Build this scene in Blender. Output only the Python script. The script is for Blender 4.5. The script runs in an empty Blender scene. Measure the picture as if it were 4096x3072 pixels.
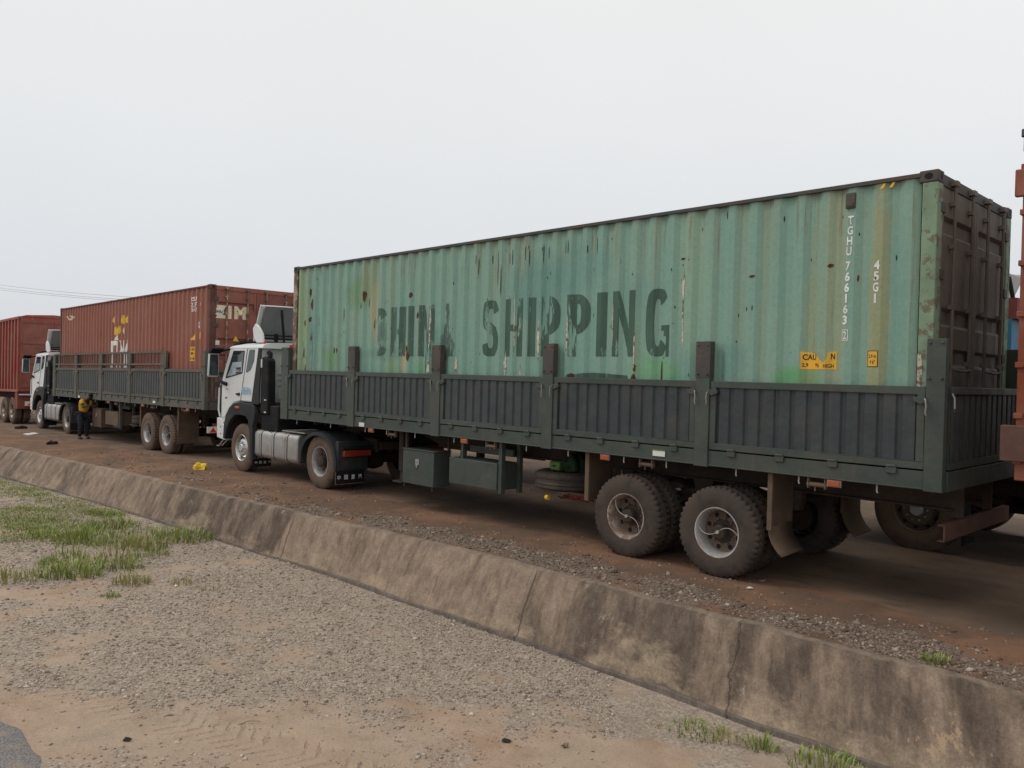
import bpy, bmesh, math, random
import numpy as np
from mathutils import Vector, Matrix
PI = math.pi
random.seed(4)
RNG = np.random.default_rng(7)
SC = bpy.context.scene
COL = SC.collection

# ------------------------------------------------------------------ camera
cam = bpy.data.cameras.new('camera')
camo = bpy.data.objects.new('camera', cam)
COL.objects.link(camo)
SC.camera = camo
yaw, pit, rol = -0.7983, -0.0097, 0.0264
F = Vector((math.sin(yaw)*math.cos(pit), math.cos(yaw)*math.cos(pit), math.sin(pit)))
Rv = Vector((math.cos(yaw), -math.sin(yaw), 0)); Uv = Rv.cross(F)
R2 = math.cos(rol)*Rv + math.sin(rol)*Uv
U2 = -math.sin(rol)*Rv + math.cos(rol)*Uv
m = Matrix((R2, U2, -F)).transposed().to_4x4()
m.translation = Vector((14.9732, -8.3299, 2.2578))
camo.matrix_world = m
cam.sensor_width = 36.0
cam.lens = 36.0*3258.6/4096.0
cam.clip_start = 0.05
cam.clip_end = 3000
SC.render.resolution_x, SC.render.resolution_y = 1024, 768

# ------------------------------------------------------------------ sky + sun (overcast)
SUN_AZ, SUN_EL = math.radians(237), math.radians(46)      # soft light from behind and left of the camera
W = bpy.data.worlds.new('World'); SC.world = W; W.use_nodes = True
nt = W.node_tree; nt.nodes.clear()
N = nt.nodes.new; L = nt.links.new
out = N('ShaderNodeOutputWorld'); bg = N('ShaderNodeBackground'); bg.inputs[1].default_value = 0.1
sky = N('ShaderNodeTexSky'); sky.sky_type = 'NISHITA'; sky.sun_disc = False
sky.sun_elevation = SUN_EL; sky.sun_rotation = SUN_AZ
tc = N('ShaderNodeTexCoord'); sp = N('ShaderNodeSeparateXYZ'); L(tc.outputs['Generated'], sp.inputs[0])
rmp = N('ShaderNodeValToRGB')
els = rmp.color_ramp.elements
els[0].position = 0.0; els[0].color = (6.5/20, 6.8/20, 7.15/20, 1)
els[1].position = 1.0; els[1].color = (11.6/20, 11.6/20, 11.3/20, 1)
for pos, c in ((0.12, (7.3, 7.55, 7.85)), (0.28, (8.25, 8.4, 8.45)), (0.5, (8.9, 9.0, 8.9)), (0.75, (10.6, 10.6, 10.4))):
    e = els.new(pos); e.color = (c[0]/20, c[1]/20, c[2]/20, 1)
L(sp.outputs[2], rmp.inputs[0])
cl = N('ShaderNodeTexNoise'); cl.inputs['Scale'].default_value = 1.3; cl.inputs['Detail'].default_value = 4; cl.inputs['Roughness'].default_value = .45
L(tc.outputs['Generated'], cl.inputs['Vector'])
mr = N('ShaderNodeMapRange'); mr.inputs[1].default_value = .3; mr.inputs[2].default_value = .7; mr.inputs[3].default_value = 19.2; mr.inputs[4].default_value = 20.9
L(cl.outputs[0], mr.inputs[0])
vm = N('ShaderNodeVectorMath'); vm.operation = 'SCALE'; L(rmp.outputs[0], vm.inputs[0]); L(mr.outputs[0], vm.inputs['Scale'])
mx = N('ShaderNodeMixRGB'); mx.inputs[0].default_value = .96
L(sky.outputs[0], mx.inputs[1]); L(vm.outputs[0], mx.inputs[2])
L(mx.outputs[0], bg.inputs[0]); L(bg.outputs[0], out.inputs[0])
sun = bpy.data.lights.new('sun', 'SUN'); sun.energy = 0.9; sun.angle = math.radians(22); sun.color = (1, .97, .92)
suno = bpy.data.objects.new('sun', sun); COL.objects.link(suno)
sd = Vector((-0.80, -0.52, 1.0)).normalized()
suno.rotation_euler = sd.to_track_quat('Z', 'Y').to_euler()
SC.view_settings.view_transform = 'Standard'; SC.view_settings.look = 'None'
SC.view_settings.exposure = 0.0; SC.view_settings.gamma = 1.0
SC.cycles.max_bounces = 8

# ------------------------------------------------------------------ materials
def newmat(name):
    mt = bpy.data.materials.new(name); mt.use_nodes = True
    nt = mt.node_tree
    return mt, nt, nt.nodes['Principled BSDF']
def nd(nt, t, **kw):
    n = nt.nodes.new(t)
    for k, v in kw.items():
        if k.startswith('i_'): n.inputs[int(k[2:])].default_value = v
        else: setattr(n, k, v)
    return n
def noise(nt, vec, scale, detail=4, rough=.55, sxyz=None, off=0):
    if sxyz or off:
        mp = nd(nt, 'ShaderNodeMapping'); mp.inputs['Scale'].default_value = sxyz or (1, 1, 1)
        mp.inputs['Location'].default_value = (off, off*1.7, off*.6)
        nt.links.new(vec, mp.inputs[0]); vec = mp.outputs[0]
    n = nd(nt, 'ShaderNodeTexNoise'); n.inputs['Scale'].default_value = scale
    n.inputs['Detail'].default_value = detail; n.inputs['Roughness'].default_value = rough
    nt.links.new(vec, n.inputs['Vector']); return n.outputs[0]
def rng(nt, v, a, b, c=0., d=1., smooth=False):
    n = nd(nt, 'ShaderNodeMapRange'); 
    if smooth: n.interpolation_type = 'SMOOTHSTEP'
    for i, x in enumerate((a, b, c, d)): n.inputs[i+1].default_value = x
    nt.links.new(v, n.inputs[0]); return n.outputs[0]
def mixc(nt, f, a, b):
    n = nd(nt, 'ShaderNodeMixRGB')
    for i, x in enumerate((f, a, b)):
        if isinstance(x, (int, float)): n.inputs[i].default_value = x
        elif isinstance(x, tuple): n.inputs[i].default_value = (*x[:3], 1)
        else: nt.links.new(x, n.inputs[i])
    return n.outputs[0]
def mth(nt, op, a, b=None):
    n = nd(nt, 'ShaderNodeMath', operation=op)
    for i, x in enumerate((a, b)):
        if x is None: continue
        if isinstance(x, (int, float)): n.inputs[i].default_value = x
        else: nt.links.new(x, n.inputs[i])
    return n.outputs[0]
def hsvmul(nt, col, f):
    n = nd(nt, 'ShaderNodeVectorMath', operation='SCALE')
    nt.links.new(col, n.inputs[0])
    if isinstance(f, (int, float)): n.inputs['Scale'].default_value = f
    else: nt.links.new(f, n.inputs['Scale'])
    return n.outputs[0]
def bump(nt, bs, h, strength=.3, dist=.01):
    b = nd(nt, 'ShaderNodeBump'); b.inputs['Strength'].default_value = strength; b.inputs['Distance'].default_value = dist
    nt.links.new(h, b.inputs['Height']); nt.links.new(b.outputs[0], bs.inputs['Normal'])
def geo(nt): return nd(nt, 'ShaderNodeNewGeometry').outputs['Position']
def objc(nt): return nd(nt, 'ShaderNodeTexCoord').outputs['Object']

def M(name, base, rough=.55, metal=0., var=.18, scale=2.5, dust=None, damt=.5, dlo=.45, dhi=.7, bs=.15, bscale=60, spec=.35, dscale=2.2, chips=None):
    mt, nt, b = newmat(name)
    v = objc(nt)
    n1 = noise(nt, v, scale, 6, .6)
    f = mth(nt, 'MULTIPLY', rng(nt, n1, .3, .7, 1-var, 1+var), rng(nt, nd(nt, 'ShaderNodeObjectInfo').outputs['Random'], 0, 1, .92, 1.08))
    rgb = nd(nt, 'ShaderNodeRGB'); rgb.outputs[0].default_value = (*base, 1)
    c = hsvmul(nt, rgb.outputs[0], f)
    r = rough
    if dust:
        n2 = noise(nt, v, dscale, 8, .65, off=3.1)
        n3 = noise(nt, v, 30, 4, .6, off=1.1)
        k = mth(nt, 'MULTIPLY', rng(nt, mth(nt, 'ADD', n2, mth(nt, 'MULTIPLY', n3, .15)), dlo+.07, dhi+.07, 0, 1, True), damt)
        c = mixc(nt, k, c, dust)
        rr = rng(nt, k, 0, 1, rough, .95); nt.links.new(rr, b.inputs['Roughness'])
    else:
        nt.links.new(rng(nt, n1, .3, .7, max(0.05, rough-.1), min(1, rough+.1)), b.inputs['Roughness'])
    if chips:
        c = mixc(nt, rng(nt, noise(nt, v, 1, 6, .7, (13, 13, 5), 19), .69, .72, 0, .8), c, (.085, .04, .022))
        c = mixc(nt, mth(nt, 'MULTIPLY', rng(nt, noise(nt, v, 1, 6, .7, (15, 15, .7), 29), .56, .72, 0, 1, True), .4), c, chips)
    nt.links.new(c, b.inputs['Base Color'])
    b.inputs['Metallic'].default_value = metal
    b.inputs['Specular IOR Level'].default_value = spec
    if bs: bump(nt, b, noise(nt, v, bscale, 3, .6), bs, .004 if bscale > 10 else .03)
    return mt

DUST = (.20, .135, .095)
MAT = {}
MAT['frame'] = M('trailer_frame_paint', (.050, .064, .055), .5, dust=(.11, .09, .07), damt=.35, var=.16, bs=.5, bscale=3.2, dlo=.42, chips=(.12, .10, .08))
MAT['panel'] = M('trailer_panel_paint', (.041, .051, .054), .5, dust=(.10, .085, .07), damt=.3, var=.14, bs=.6, bscale=3.2, chips=(.10, .09, .075))
MAT['frame2'] = M('dusty_frame_paint', (.085, .086, .074), .7, dust=(.18, .14, .105), damt=.6, var=.15)
MAT['panel2'] = M('dusty_panel_paint', (.060, .070, .070), .65, dust=(.14, .12, .095), damt=.3, var=.12)
MAT['stake'] = M('stake_brown_paint', (.062, .054, .050), .6, var=.15, dust=DUST, damt=.25)
MAT['chassis'] = M('chassis_dark', (.028, .022, .018), .85, dust=(.085, .055, .038), damt=.7, dlo=.35)
MAT['dustybrown'] = M('dusty_brown_panel', (.11, .075, .052), .85, dust=(.18, .125, .088), damt=.6)
MAT['black'] = M('black_plastic', (.011, .012, .014), .7, dust=(.10, .075, .058), damt=.2, spec=.15)
MAT['blackgrey'] = M('charcoal_plastic', (.026, .030, .034), .65, dust=(.11, .085, .065), damt=.35, spec=.2)
MAT['white'] = M('white_cab_paint', (.66, .68, .68), .28, var=.03, dust=(.50, .42, .34), damt=.25, bs=.0, spec=.5)
MAT['whiteb'] = M('white_inner_panel', (.60, .64, .66), .45, var=.05, dust=(.40, .33, .27), damt=.3)
MAT['grey'] = M('fairing_grey', (.17, .18, .185), .6, var=.1, dust=(.2, .17, .14), damt=.2)
MAT['tank'] = M('tank_aluminium', (.42, .41, .40), .45, .65, var=.06, dust=(.26, .19, .14), damt=.5, scale=5)
MAT['steel'] = M('bright_steel', (.62, .62, .62), .3, .9, var=.08, dust=(.25, .17, .12), damt=.2)
MAT['rim'] = M('silver_rim', (.52, .52, .52), .38, .6, var=.08, dust=(.25, .16, .10), damt=.6, dscale=6)
MAT['rimdust'] = M('dusty_rim', (.50, .46, .42), .4, .6, var=.2, dust=(.24, .14, .09), damt=.85, dlo=.40, dhi=.60, dscale=7)
MAT['disc'] = M('brown_wheel_disc', (.13, .095, .07), .85, .1, var=.25, dust=(.15, .10, .07), damt=.6, dscale=6)
MAT['galv'] = M('galvanised_hardware', (.30, .28, .26), .5, .5, var=.1)
MAT['rubber'] = M('tyre_rubber', (.032, .028, .026), .85, var=.2, dust=(.095, .066, .050), damt=.75, dlo=.3, dhi=.66, bs=.3, scale=6, dscale=3)
MAT['rubberd'] = M('dusty_tyre', (.055, .042, .033), .9, var=.2, dust=(.15, .10, .072), damt=.9, dlo=.25, dhi=.6, bs=.3, scale=6, dscale=3)
MAT['glass'] = M('dark_window_glass', (.025, .032, .036), .06, var=.05, bs=0, spec=.8)
MAT['orange'] = M('orange_lens', (.42, .085, .02), .3, bs=0, var=.1, dust=DUST, damt=.3)
MAT['red'] = M('red_lens', (.22, .02, .012), .3, bs=0, var=.1, dust=DUST, damt=.3)
MAT['redlens'] = M('bright_red_lens', (.8, .02, .012), .25, bs=0, var=.05)
MAT['hose'] = M('pale_air_hose', (.42, .38, .33), .5, var=.1)
MAT['lime'] = M('lime_plastic', (.12, .20, .04), .5, var=.1)
MAT['sack'] = M('dark_green_sack', (.015, .035, .015), .9, var=.3, bs=.6, bscale=30)
MAT['redcloth'] = M('red_cloth', (.10, .02, .015), .9, var=.3)
MAT['yellow'] = M('yellow_plastic', (.62, .42, .02), .45, var=.1)
MAT['whitep'] = M('white_paper', (.68, .66, .62), .8, var=.1)
MAT['stickery'] = M('yellow_sticker', (.78, .42, .03), .55, var=.12, dust=(.35, .22, .1), damt=.3, scale=8, dscale=6)
MAT['ink'] = M('black_ink', (.015, .014, .012), .6, var=.1, bs=0)
MAT['inkblue'] = M('blue_lettering', (.16, .36, .52), .5, var=.1, bs=0)
MAT['letterwhite'] = M('white_lettering', (.72, .72, .68), .6, var=.12, bs=0, scale=14)
MAT['cream'] = M('cream_lettering', (.66, .56, .38), .6, var=.12, bs=0, dust=(.25, .09, .06), damt=.5, dlo=.55, dscale=9)
MAT['yellowletter'] = M('yellow_lettering', (.66, .42, .03), .6, var=.12, bs=0, dust=(.22, .05, .03), damt=.5, dlo=.55, dscale=9)
MAT['redmud'] = M('red_mudguard', (.20, .045, .035), .7, var=.2, dust=DUST, damt=.3)
MAT['blue'] = M('blue_tarpaulin', (.05, .20, .34), .6, var=.4, scale=4)
MAT['leaf'] = M('bush_leaves', (.045, .09, .025), .7, var=.4, bs=0)
MAT['cloth_y'] = M('yellow_shirt_cloth', (.66, .36, .02), .85, var=.15, bs=.3)
MAT['cloth_d'] = M('dark_trouser_cloth', (.02, .022, .03), .9, var=.2, bs=.3)
MAT['skin'] = M('dark_skin', (.05, .027, .018), .5, var=.1, bs=0)
MAT['hair'] = M('black_hair', (.008, .007, .007), .8, var=.1)
MAT['rustmark'] = M('rust_mark', (.085, .032, .016), .9, var=.5, scale=25)
MAT['darkmark'] = M('dark_scratch', (.03, .028, .022), .9, var=.4, scale=25)
MAT['peel'] = M('peeled_primer', (.50, .46, .38), .8, var=.2, scale=20, dust=(.16, .07, .04), damt=.9, dlo=.5, dhi=.6, dscale=14)
MAT['stick'] = M('dry_twig', (.20, .14, .09), .9, var=.3)
MAT['woodpole'] = M('pole_wood', (.12, .09, .07), .9, var=.2)
MAT['wire'] = M('wire_grey', (.25, .25, .26), .6, var=.05, bs=0)

# container paints -----------------------------------------------------------
def stain(nt, v, cx, cz, rx, rz, edge=.35, nz=None):
    s = nd(nt, 'ShaderNodeSeparateXYZ'); nt.links.new(v, s.inputs[0])
    dx = mth(nt, 'DIVIDE', mth(nt, 'SUBTRACT', s.outputs[0], cx), rx)
    dz = mth(nt, 'DIVIDE', mth(nt, 'SUBTRACT', s.outputs[2], cz), rz)
    d = mth(nt, 'SQRT', mth(nt, 'ADD', mth(nt, 'MULTIPLY', dx, dx), mth(nt, 'MULTIPLY', dz, dz)))
    if nz is not None: d = mth(nt, 'ADD', d, nz)
    return rng(nt, d, 1-edge, 1+edge, 1, 0, True)
def green_paint(nt, base=(.215, .345, .272)):
    v = objc(nt)
    big = noise(nt, v, .45, 4, .6)
    col = mixc(nt, rng(nt, big, .35, .65, 0, 1, True), base, (.19, .34, .28))
    # vertical washed streaks
    st = noise(nt, v, 1, 6, .65, (5.5, 5.5, .22))
    col = mixc(nt, mth(nt, 'MULTIPLY', rng(nt, st, .50, .72, 0, 1, True), .6), col, (.27, .29, .18))
    st2 = noise(nt, v, 1, 6, .65, (9, 9, .5), 5)
    col = mixc(nt, mth(nt, 'MULTIPLY', rng(nt, st2, .5, .75, 0, 1, True), .35), col, (.27, .40, .34))
    s = nd(nt, 'ShaderNodeSeparateXYZ'); nt.links.new(v, s.inputs[0])
    # grime near the front end of the box
    nz = mth(nt, 'MULTIPLY', mth(nt, 'SUBTRACT', noise(nt, v, 3.5, 5, .6, None, 2), .5), 1.1)
    G = (.14, .27, .12); T = (.135, .27, .235)
    def add(c, cx, cz, rx, rz, color, amt, edge=.45):
        return mixc(nt, mth(nt, 'MULTIPLY', stain(nt, v, cx, cz, rx, rz, edge, nz), amt), c, color)
    for a in ((.25, 1.4, .38, 1.7, (.25, .34, .17), .6), (2.35, 2.25, .42, .28, G, .6), (1.45, 1.05, .3, .2, G, .65), (1.6, .5, .3, .3, G, .6),
              (2.7, 2.5, .25, .5, (.26, .25, .14), .45), (4.2, .65, .32, .3, (.13, .36, .16), .7), (3.4, .65, .25, .4, (.2, .33, .16), .6),
              (6.9, 2.05, .55, .45, T, .75), (7.6, 2.3, .5, .3, T, .45), (9.35, .9, .12, .3, T, .5), (10.0, 1.05, .2, .2, T, .55), (8.6, 1.9, .5, .2, T, .25),
              (8.95, .85, .35, .25, (.14, .36, .16), .6), (10.8, .82, .25, .17, (.10, .34, .12), .75), (11.75, 1.5, .18, 1.0, T, .5), (9.45, 2.1, .25, .9, (.30, .40, .26), .4),
              (4.55, 1.25, .25, .35, (.10, .2, .16), .45), (3.3, 1.15, .75, .12, (.14, .26, .2), .5), (7.75, .35, .8, .4, (.2, .42, .36), .3),
              (11.65, 1.5, .10, 1.5, (.34, .30, .13), .65), (11.2, 1.8, .12, 1.6, (.32, .34, .2), .5), (10.95, 1.1, .08, 1.2, (.30, .30, .15), .5), (2.85, 1.9, .1, .5, (.42, .36, .2), .6),
              (3.75, 1.05, .09, .3, (.45, .38, .22), .8), (.75, 1.3, .14, 1.0, (.14, .28, .28), .45)):
        col = add(col, *a)
    top = mth(nt, 'MULTIPLY', rng(nt, mth(nt, 'ADD', s.outputs[2], mth(nt, 'MULTIPLY', nz, .3)), 2.72, 2.86, 0, 1, True), .35)
    col = mixc(nt, top, col, (.10, .11, .08))  # slight shade under the top rail, painted into the colour as a darker band
    runs = mth(nt, 'MULTIPLY', rng(nt, noise(nt, v, 1, 7, .7, (16, 16, .55), 15), .53, .66, 0, 1, True), rng(nt, mth(nt, 'ADD', s.outputs[2], nz), 1.9, 2.75, 0, .75, True))
    col = mixc(nt, runs, col, (.20, .125, .055))
    runs2 = mth(nt, 'MULTIPLY', rng(nt, noise(nt, v, 1, 7, .7, (11, 11, .5), 25), .56, .68, 0, 1, True), rng(nt, mth(nt, 'ABSOLUTE', mth(nt, 'SUBTRACT', s.outputs[0], 12.3)), .2, 2.6, .7, 0, True))
    col = mixc(nt, runs2, col, (.22, .15, .07))
    runs3 = mth(nt, 'MULTIPLY', rng(nt, noise(nt, v, 1, 7, .72, (9, 9, 1.6), 35), .54, .64, 0, 1, True), rng(nt, s.outputs[0], .2, 2.2, .75, 0, True))
    col = mixc(nt, runs3, col, (.17, .16, .08))
    fine = noise(nt, v, 28, 5, .7)
    col = hsvmul(nt, col, rng(nt, fine, .3, .7, .9, 1.08))
    # small chips
    vo = noise(nt, v, 1, 3, .6, (17, 17, 6), 9)
    col = mixc(nt, rng(nt, vo, .735, .755, 0, .85), col, (.11, .07, .04))
    return v, col
def red_paint(nt, base=(.26, .088, .058)):
    v = objc(nt)
    col = mixc(nt, rng(nt, noise(nt, v, .6, 5, .6), .35, .65, 0, 1, True), base, (.285, .11, .076))
    st = noise(nt, v, 1, 6, .65, (7, 7, .35))
    col = mixc(nt, mth(nt, 'MULTIPLY', rng(nt, st, .55, .75, 0, 1, True), .5), col, (.36, .2, .17))
    col = mixc(nt, mth(nt, 'MULTIPLY', rng(nt, noise(nt, v, 1, 6, .65, (9, 9, 1), 4), .55, .7, 0, 1, True), .5), col, (.10, .045, .035))
    return v, hsvmul(nt, col, rng(nt, noise(nt, v, 28, 5, .7), .3, .7, .88, 1.1))
def paintmat(name, fn, rough=.55, **k):
    mt, nt, b = newmat(name)
    v, c = fn(nt, **k)
    nt.links.new(c, b.inputs['Base Color']); b.inputs['Roughness'].default_value = rough
    b.inputs['Specular IOR Level'].default_value = .3
    bump(nt, b, noise(nt, v, 3.5, 5, .6), .35, .02)
    return mt
MAT['cgreen'] = paintmat('weathered_green_paint', green_paint)
MAT['cred'] = paintmat('weathered_red_paint', red_paint)
MAT['cred2'] = paintmat('faded_red_paint', red_paint, base=(.30, .055, .042))
MAT['corange'] = paintmat('orange_red_paint', red_paint, base=(.18, .042, .018))
MAT['cdoor'] = M('dark_door_paint', (.13, .115, .095), .7, var=.25, dust=(.15, .12, .095), damt=.5)
MAT['cdoorred'] = M('red_door_paint', (.22, .075, .055), .6, var=.2, dust=(.27, .13, .1), damt=.4)
MAT['cdark'] = M('dark_rail_paint', (.06, .065, .062), .7, var=.3, dust=(.14, .075, .045), damt=.6)
MAT['cdarkred'] = M('dark_red_rail', (.10, .035, .03), .7, var=.3, dust=(.2, .12, .09), damt=.4)
MAT['rail_green'] = M('rusty_green_post', (.19, .27, .18), .7, var=.25, dust=(.13, .085, .055), damt=.7, dlo=.52, dhi=.60, dscale=7)
MAT['rail_brown'] = M('rusty_post', (.16, .10, .07), .8, var=.3, dust=(.42, .36, .27), damt=.7, dlo=.5, dhi=.58, dscale=6)
def letter_mat(name, ink, lo, hi, sc=(3.5, 3.5, .9)):
    mt, nt, b = newmat(name)
    v, g = green_paint(nt)
    w = noise(nt, v, 1, 9, .72, sc, 1.3)
    w2 = noise(nt, v, 1, 6, .7, (22, 22, 3.5), 7)
    k = rng(nt, mth(nt, 'ADD', w, mth(nt, 'MULTIPLY', mth(nt, 'SUBTRACT', w2, .5), .35)), lo, hi, 0, 1)
    inkc = hsvmul(nt, nd(nt, 'ShaderNodeRGB').outputs[0], rng(nt, noise(nt, v, 1, 5, .6, (2, 2, 1), 3), .3, .7, .8, 1.3))
    nt.nodes[[n.name for n in nt.nodes if n.type == 'RGB'][-1]].outputs[0].default_value = (*ink, 1)
    c = mixc(nt, k, inkc, g)
    w3 = noise(nt, v, 1, 5, .7, (30, 30, 4), 11)
    c = mixc(nt, rng(nt, w3, .68, .71, 0, .8), c, (.48, .52, .42))
    nt.links.new(c, b.inputs['Base Color']); b.inputs['Roughness'].default_value = .6
    return mt
MAT['ltr'] = letter_mat('dark_green_lettering', (.04, .09, .062), .565, .61)
MAT['smear'] = letter_mat('overpainted_smear', (.10, .175, .14), .52, .62, (3, 3, 1.5))
MAT['ltrw'] = letter_mat('worn_green_lettering', (.05, .10, .075), .545, .58, (3.2, 3.2, 1.0))

# ------------------------------------------------------------------ mesh builder
class MB:
    def __init__(s): s.v = []; s.f = []
    def add(s, vs, fs):
        o = len(s.v); s.v += [tuple(p) for p in vs]; s.f += [tuple(i+o for i in f) for f in fs]; return s
    def box(s, x0, x1, y0, y1, z0, z1):
        return s.add([(x, y, z) for x in (x0, x1) for y in (y0, y1) for z in (z0, z1)],
                     [(0, 1, 3, 2), (4, 6, 7, 5), (0, 4, 5, 1), (2, 3, 7, 6), (0, 2, 6, 4), (1, 5, 7, 3)])
    def prism(s, poly, a0, a1, ax='y'):
        n = len(poly)
        def P(p, a):
            if ax == 'y': return (p[0], a, p[1])
            if ax == 'x': return (a, p[0], p[1])
            return (p[0], p[1], a)
        vs = [P(p, a0) for p in poly] + [P(p, a1) for p in poly]
        fs = [tuple(range(n)), tuple(range(2*n-1, n-1, -1))] + [(i, i+n, (i+1) % n+n, (i+1) % n) for i in range(n)]
        return s.add(vs, fs)
    def tube(s, pts, r, n=8, r2=None):
        pts = [Vector(p) for p in pts]; rings = []
        for i, p in enumerate(pts):
            d = (pts[min(i+1, len(pts)-1)] - pts[max(i-1, 0)]).normalized()
            a = Vector((0, 0, 1)) if abs(d.z) < .9 else Vector((1, 0, 0))
            u = d.cross(a).normalized(); w = d.cross(u)
            rr = r if r2 is None else r+(r2-r)*i/(len(pts)-1)
            rings.append([p+u*rr*math.cos(2*PI*k/n)+w*rr*math.sin(2*PI*k/n) for k in range(n)])
        vs = [q for g in rings for q in g]; fs = []
        for i in range(len(pts)-1):
            for k in range(n): fs.append((i*n+k, i*n+(k+1) % n, (i+1)*n+(k+1) % n, (i+1)*n+k))
        fs.append(tuple(range(n-1, -1, -1))); fs.append(tuple((len(pts)-1)*n+k for k in range(n)))
        return s.add(vs, fs)
    def lathe(s, prof, c, n=32, ax='y', mod=None, close=False):
        """prof: (radius, height along axis)"""
        vs = []; fs = []; k = len(prof)
        for j in range(n):
            a = 2*PI*j/n
            for i, (r, h) in enumerate(prof):
                rr = mod(i, j, r) if mod else r
                ca, sa = rr*math.cos(a), rr*math.sin(a)
                vs.append((c[0]+ca, c[1]+h, c[2]+sa) if ax == 'y' else (c[0]+ca, c[1]+sa, c[2]+h) if ax == 'z' else (c[0]+h, c[1]+ca, c[2]+sa))
        for j in range(n):
            j2 = (j+1) % n
            for i in range(k-1 if not close else k):
                i2 = (i+1) % k
                fs.append((j*k+i, j2*k+i, j2*k+i2, j*k+i2))
        return s.add(vs, fs)
    def build(s, name, mat, parent=None, bevel=0, smooth=40):
        me = bpy.data.meshes.new(name); me.from_pydata(s.v, [], s.f)
        bm = bmesh.new(); bm.from_mesh(me)
        bmesh.ops.remove_doubles(bm, verts=bm.verts, dist=1e-5)
        bmesh.ops.recalc_face_normals(bm, faces=bm.faces); bm.to_mesh(me); bm.free()
        return finish(me, name, mat, parent, bevel, smooth)
def finish(me, name, mat, parent=None, bevel=0, smooth=40):
    me.validate()
    me.materials.append(MAT[mat] if isinstance(mat, str) else mat)
    if smooth:
        me.polygons.foreach_set('use_smooth', [True]*len(me.polygons))
        me.set_sharp_from_angle(angle=math.radians(smooth))
    o = bpy.data.objects.new(name, me); COL.objects.link(o)
    if parent: o.parent = parent
    if bevel:
        b = o.modifiers.new('bevel', 'BEVEL'); b.width = bevel; b.segments = 2; b.limit_method = 'ANGLE'; b.angle_limit = math.radians(40)
        b.harden_normals = False
    return o
def empty(name, loc, label=None, cat=None, group=None, rot=(0, 0, 0)):
    o = bpy.data.objects.new(name, None); o.empty_display_size = .3; COL.objects.link(o)
    o.location = loc; o.rotation_euler = rot
    if label: tag(o, label, cat, group)
    return o
def tag(o, label=None, cat=None, group=None, kind=None):
    if label: o['label'] = label
    if cat: o['category'] = cat
    if group: o['group'] = group
    if kind: o['kind'] = kind
    return o
def text_mesh(s, size, bold=0., xs=1., space=1.):
    cu = bpy.data.curves.new('t', 'FONT'); cu.body = s; cu.size = size; cu.offset = bold; cu.space_character = space
    cu.align_x = 'CENTER'; cu.align_y = 'CENTER'; cu.resolution_u = 3
    o = bpy.data.objects.new('t', cu); COL.objects.link(o)
    dg = bpy.context.evaluated_depsgraph_get()
    me = bpy.data.meshes.new_from_object(o.evaluated_get(dg))
    bpy.data.objects.remove(o); bpy.data.curves.remove(cu)
    me.materials.clear()
    me.transform(Matrix.Diagonal((xs, 1, 1, 1)))
    return me
def text_on(name, s, size, loc, mat, parent, face='-y', bold=0., xs=1., w=None, h=None, rot=0, space=1., conform=None):
    """flat lettering laid on a face; loc = centre"""
    me = text_mesh(s, size, bold, 1, space)
    co = np.array([v.co[:] for v in me.vertices])
    if len(co) == 0: return None
    lo, hi = co.min(0), co.max(0); c = (lo+hi)/2; d = hi-lo
    sx = (w/d[0]) if w else xs; sy = (h/d[1]) if h else 1
    Mx = Matrix.Diagonal((sx, sy, 1, 1)) @ Matrix.Translation((-c[0], -c[1], 0))
    Mx = Matrix.Rotation(rot, 4, 'Z') @ Mx
    if face == '-y': Rm = Matrix.Rotation(PI/2, 4, 'X')
    elif face == '+x': Rm = Matrix.Rotation(PI/2, 4, 'Z') @ Matrix.Rotation(PI/2, 4, 'X')
    me.transform(Matrix.Translation(loc) @ Rm @ Mx)
    if conform: me = conform_mesh(me, conform)
    return finish(me, name, mat, parent, 0, 0)
CP = 0.278
def corr(x, x0=.21, d=.036, y0=.012):
    t = (x-x0) % CP
    if t < .072: return y0
    if t < .140: return y0+d*(t-.072)/.068
    if t < .210: return y0+d
    return y0+d*(1-(t-.210)/.068)
def corr_breaks(x0, x1, s=.21):
    r = []; k = math.floor((x0-s)/CP)
    while s+k*CP < x1+CP:
        for b in (0, .072, .14, .21):
            x = s+k*CP+b
            if x0 < x < x1: r.append(x)
        k += 1
    return r
def conform_mesh(me, off=.0025, fn=None):
    bm = bmesh.new(); bm.from_mesh(me)
    xs = [v.co.x for v in bm.verts]
    for x in corr_breaks(min(xs), max(xs)):
        bmesh.ops.bisect_plane(bm, geom=bm.verts[:]+bm.edges[:]+bm.faces[:], plane_co=(x, 0, 0), plane_no=(1, 0, 0), dist=1e-5)
    for v in bm.verts: v.co.y = corr(v.co.x)-off
    bm.to_mesh(me); bm.free(); return me
def poly_conform(name, polys, mat, parent, off=.0025):
    vs, fs = [], []
    for p in polys:
        o = len(vs); vs += [(x, 0, z) for x, z in p]; fs.append(tuple(range(o, o+len(p))))
    me = bpy.data.meshes.new(name); me.from_pydata(vs, [], fs)
    return finish(conform_mesh(me, off), name, mat, parent, 0, 0)

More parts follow.
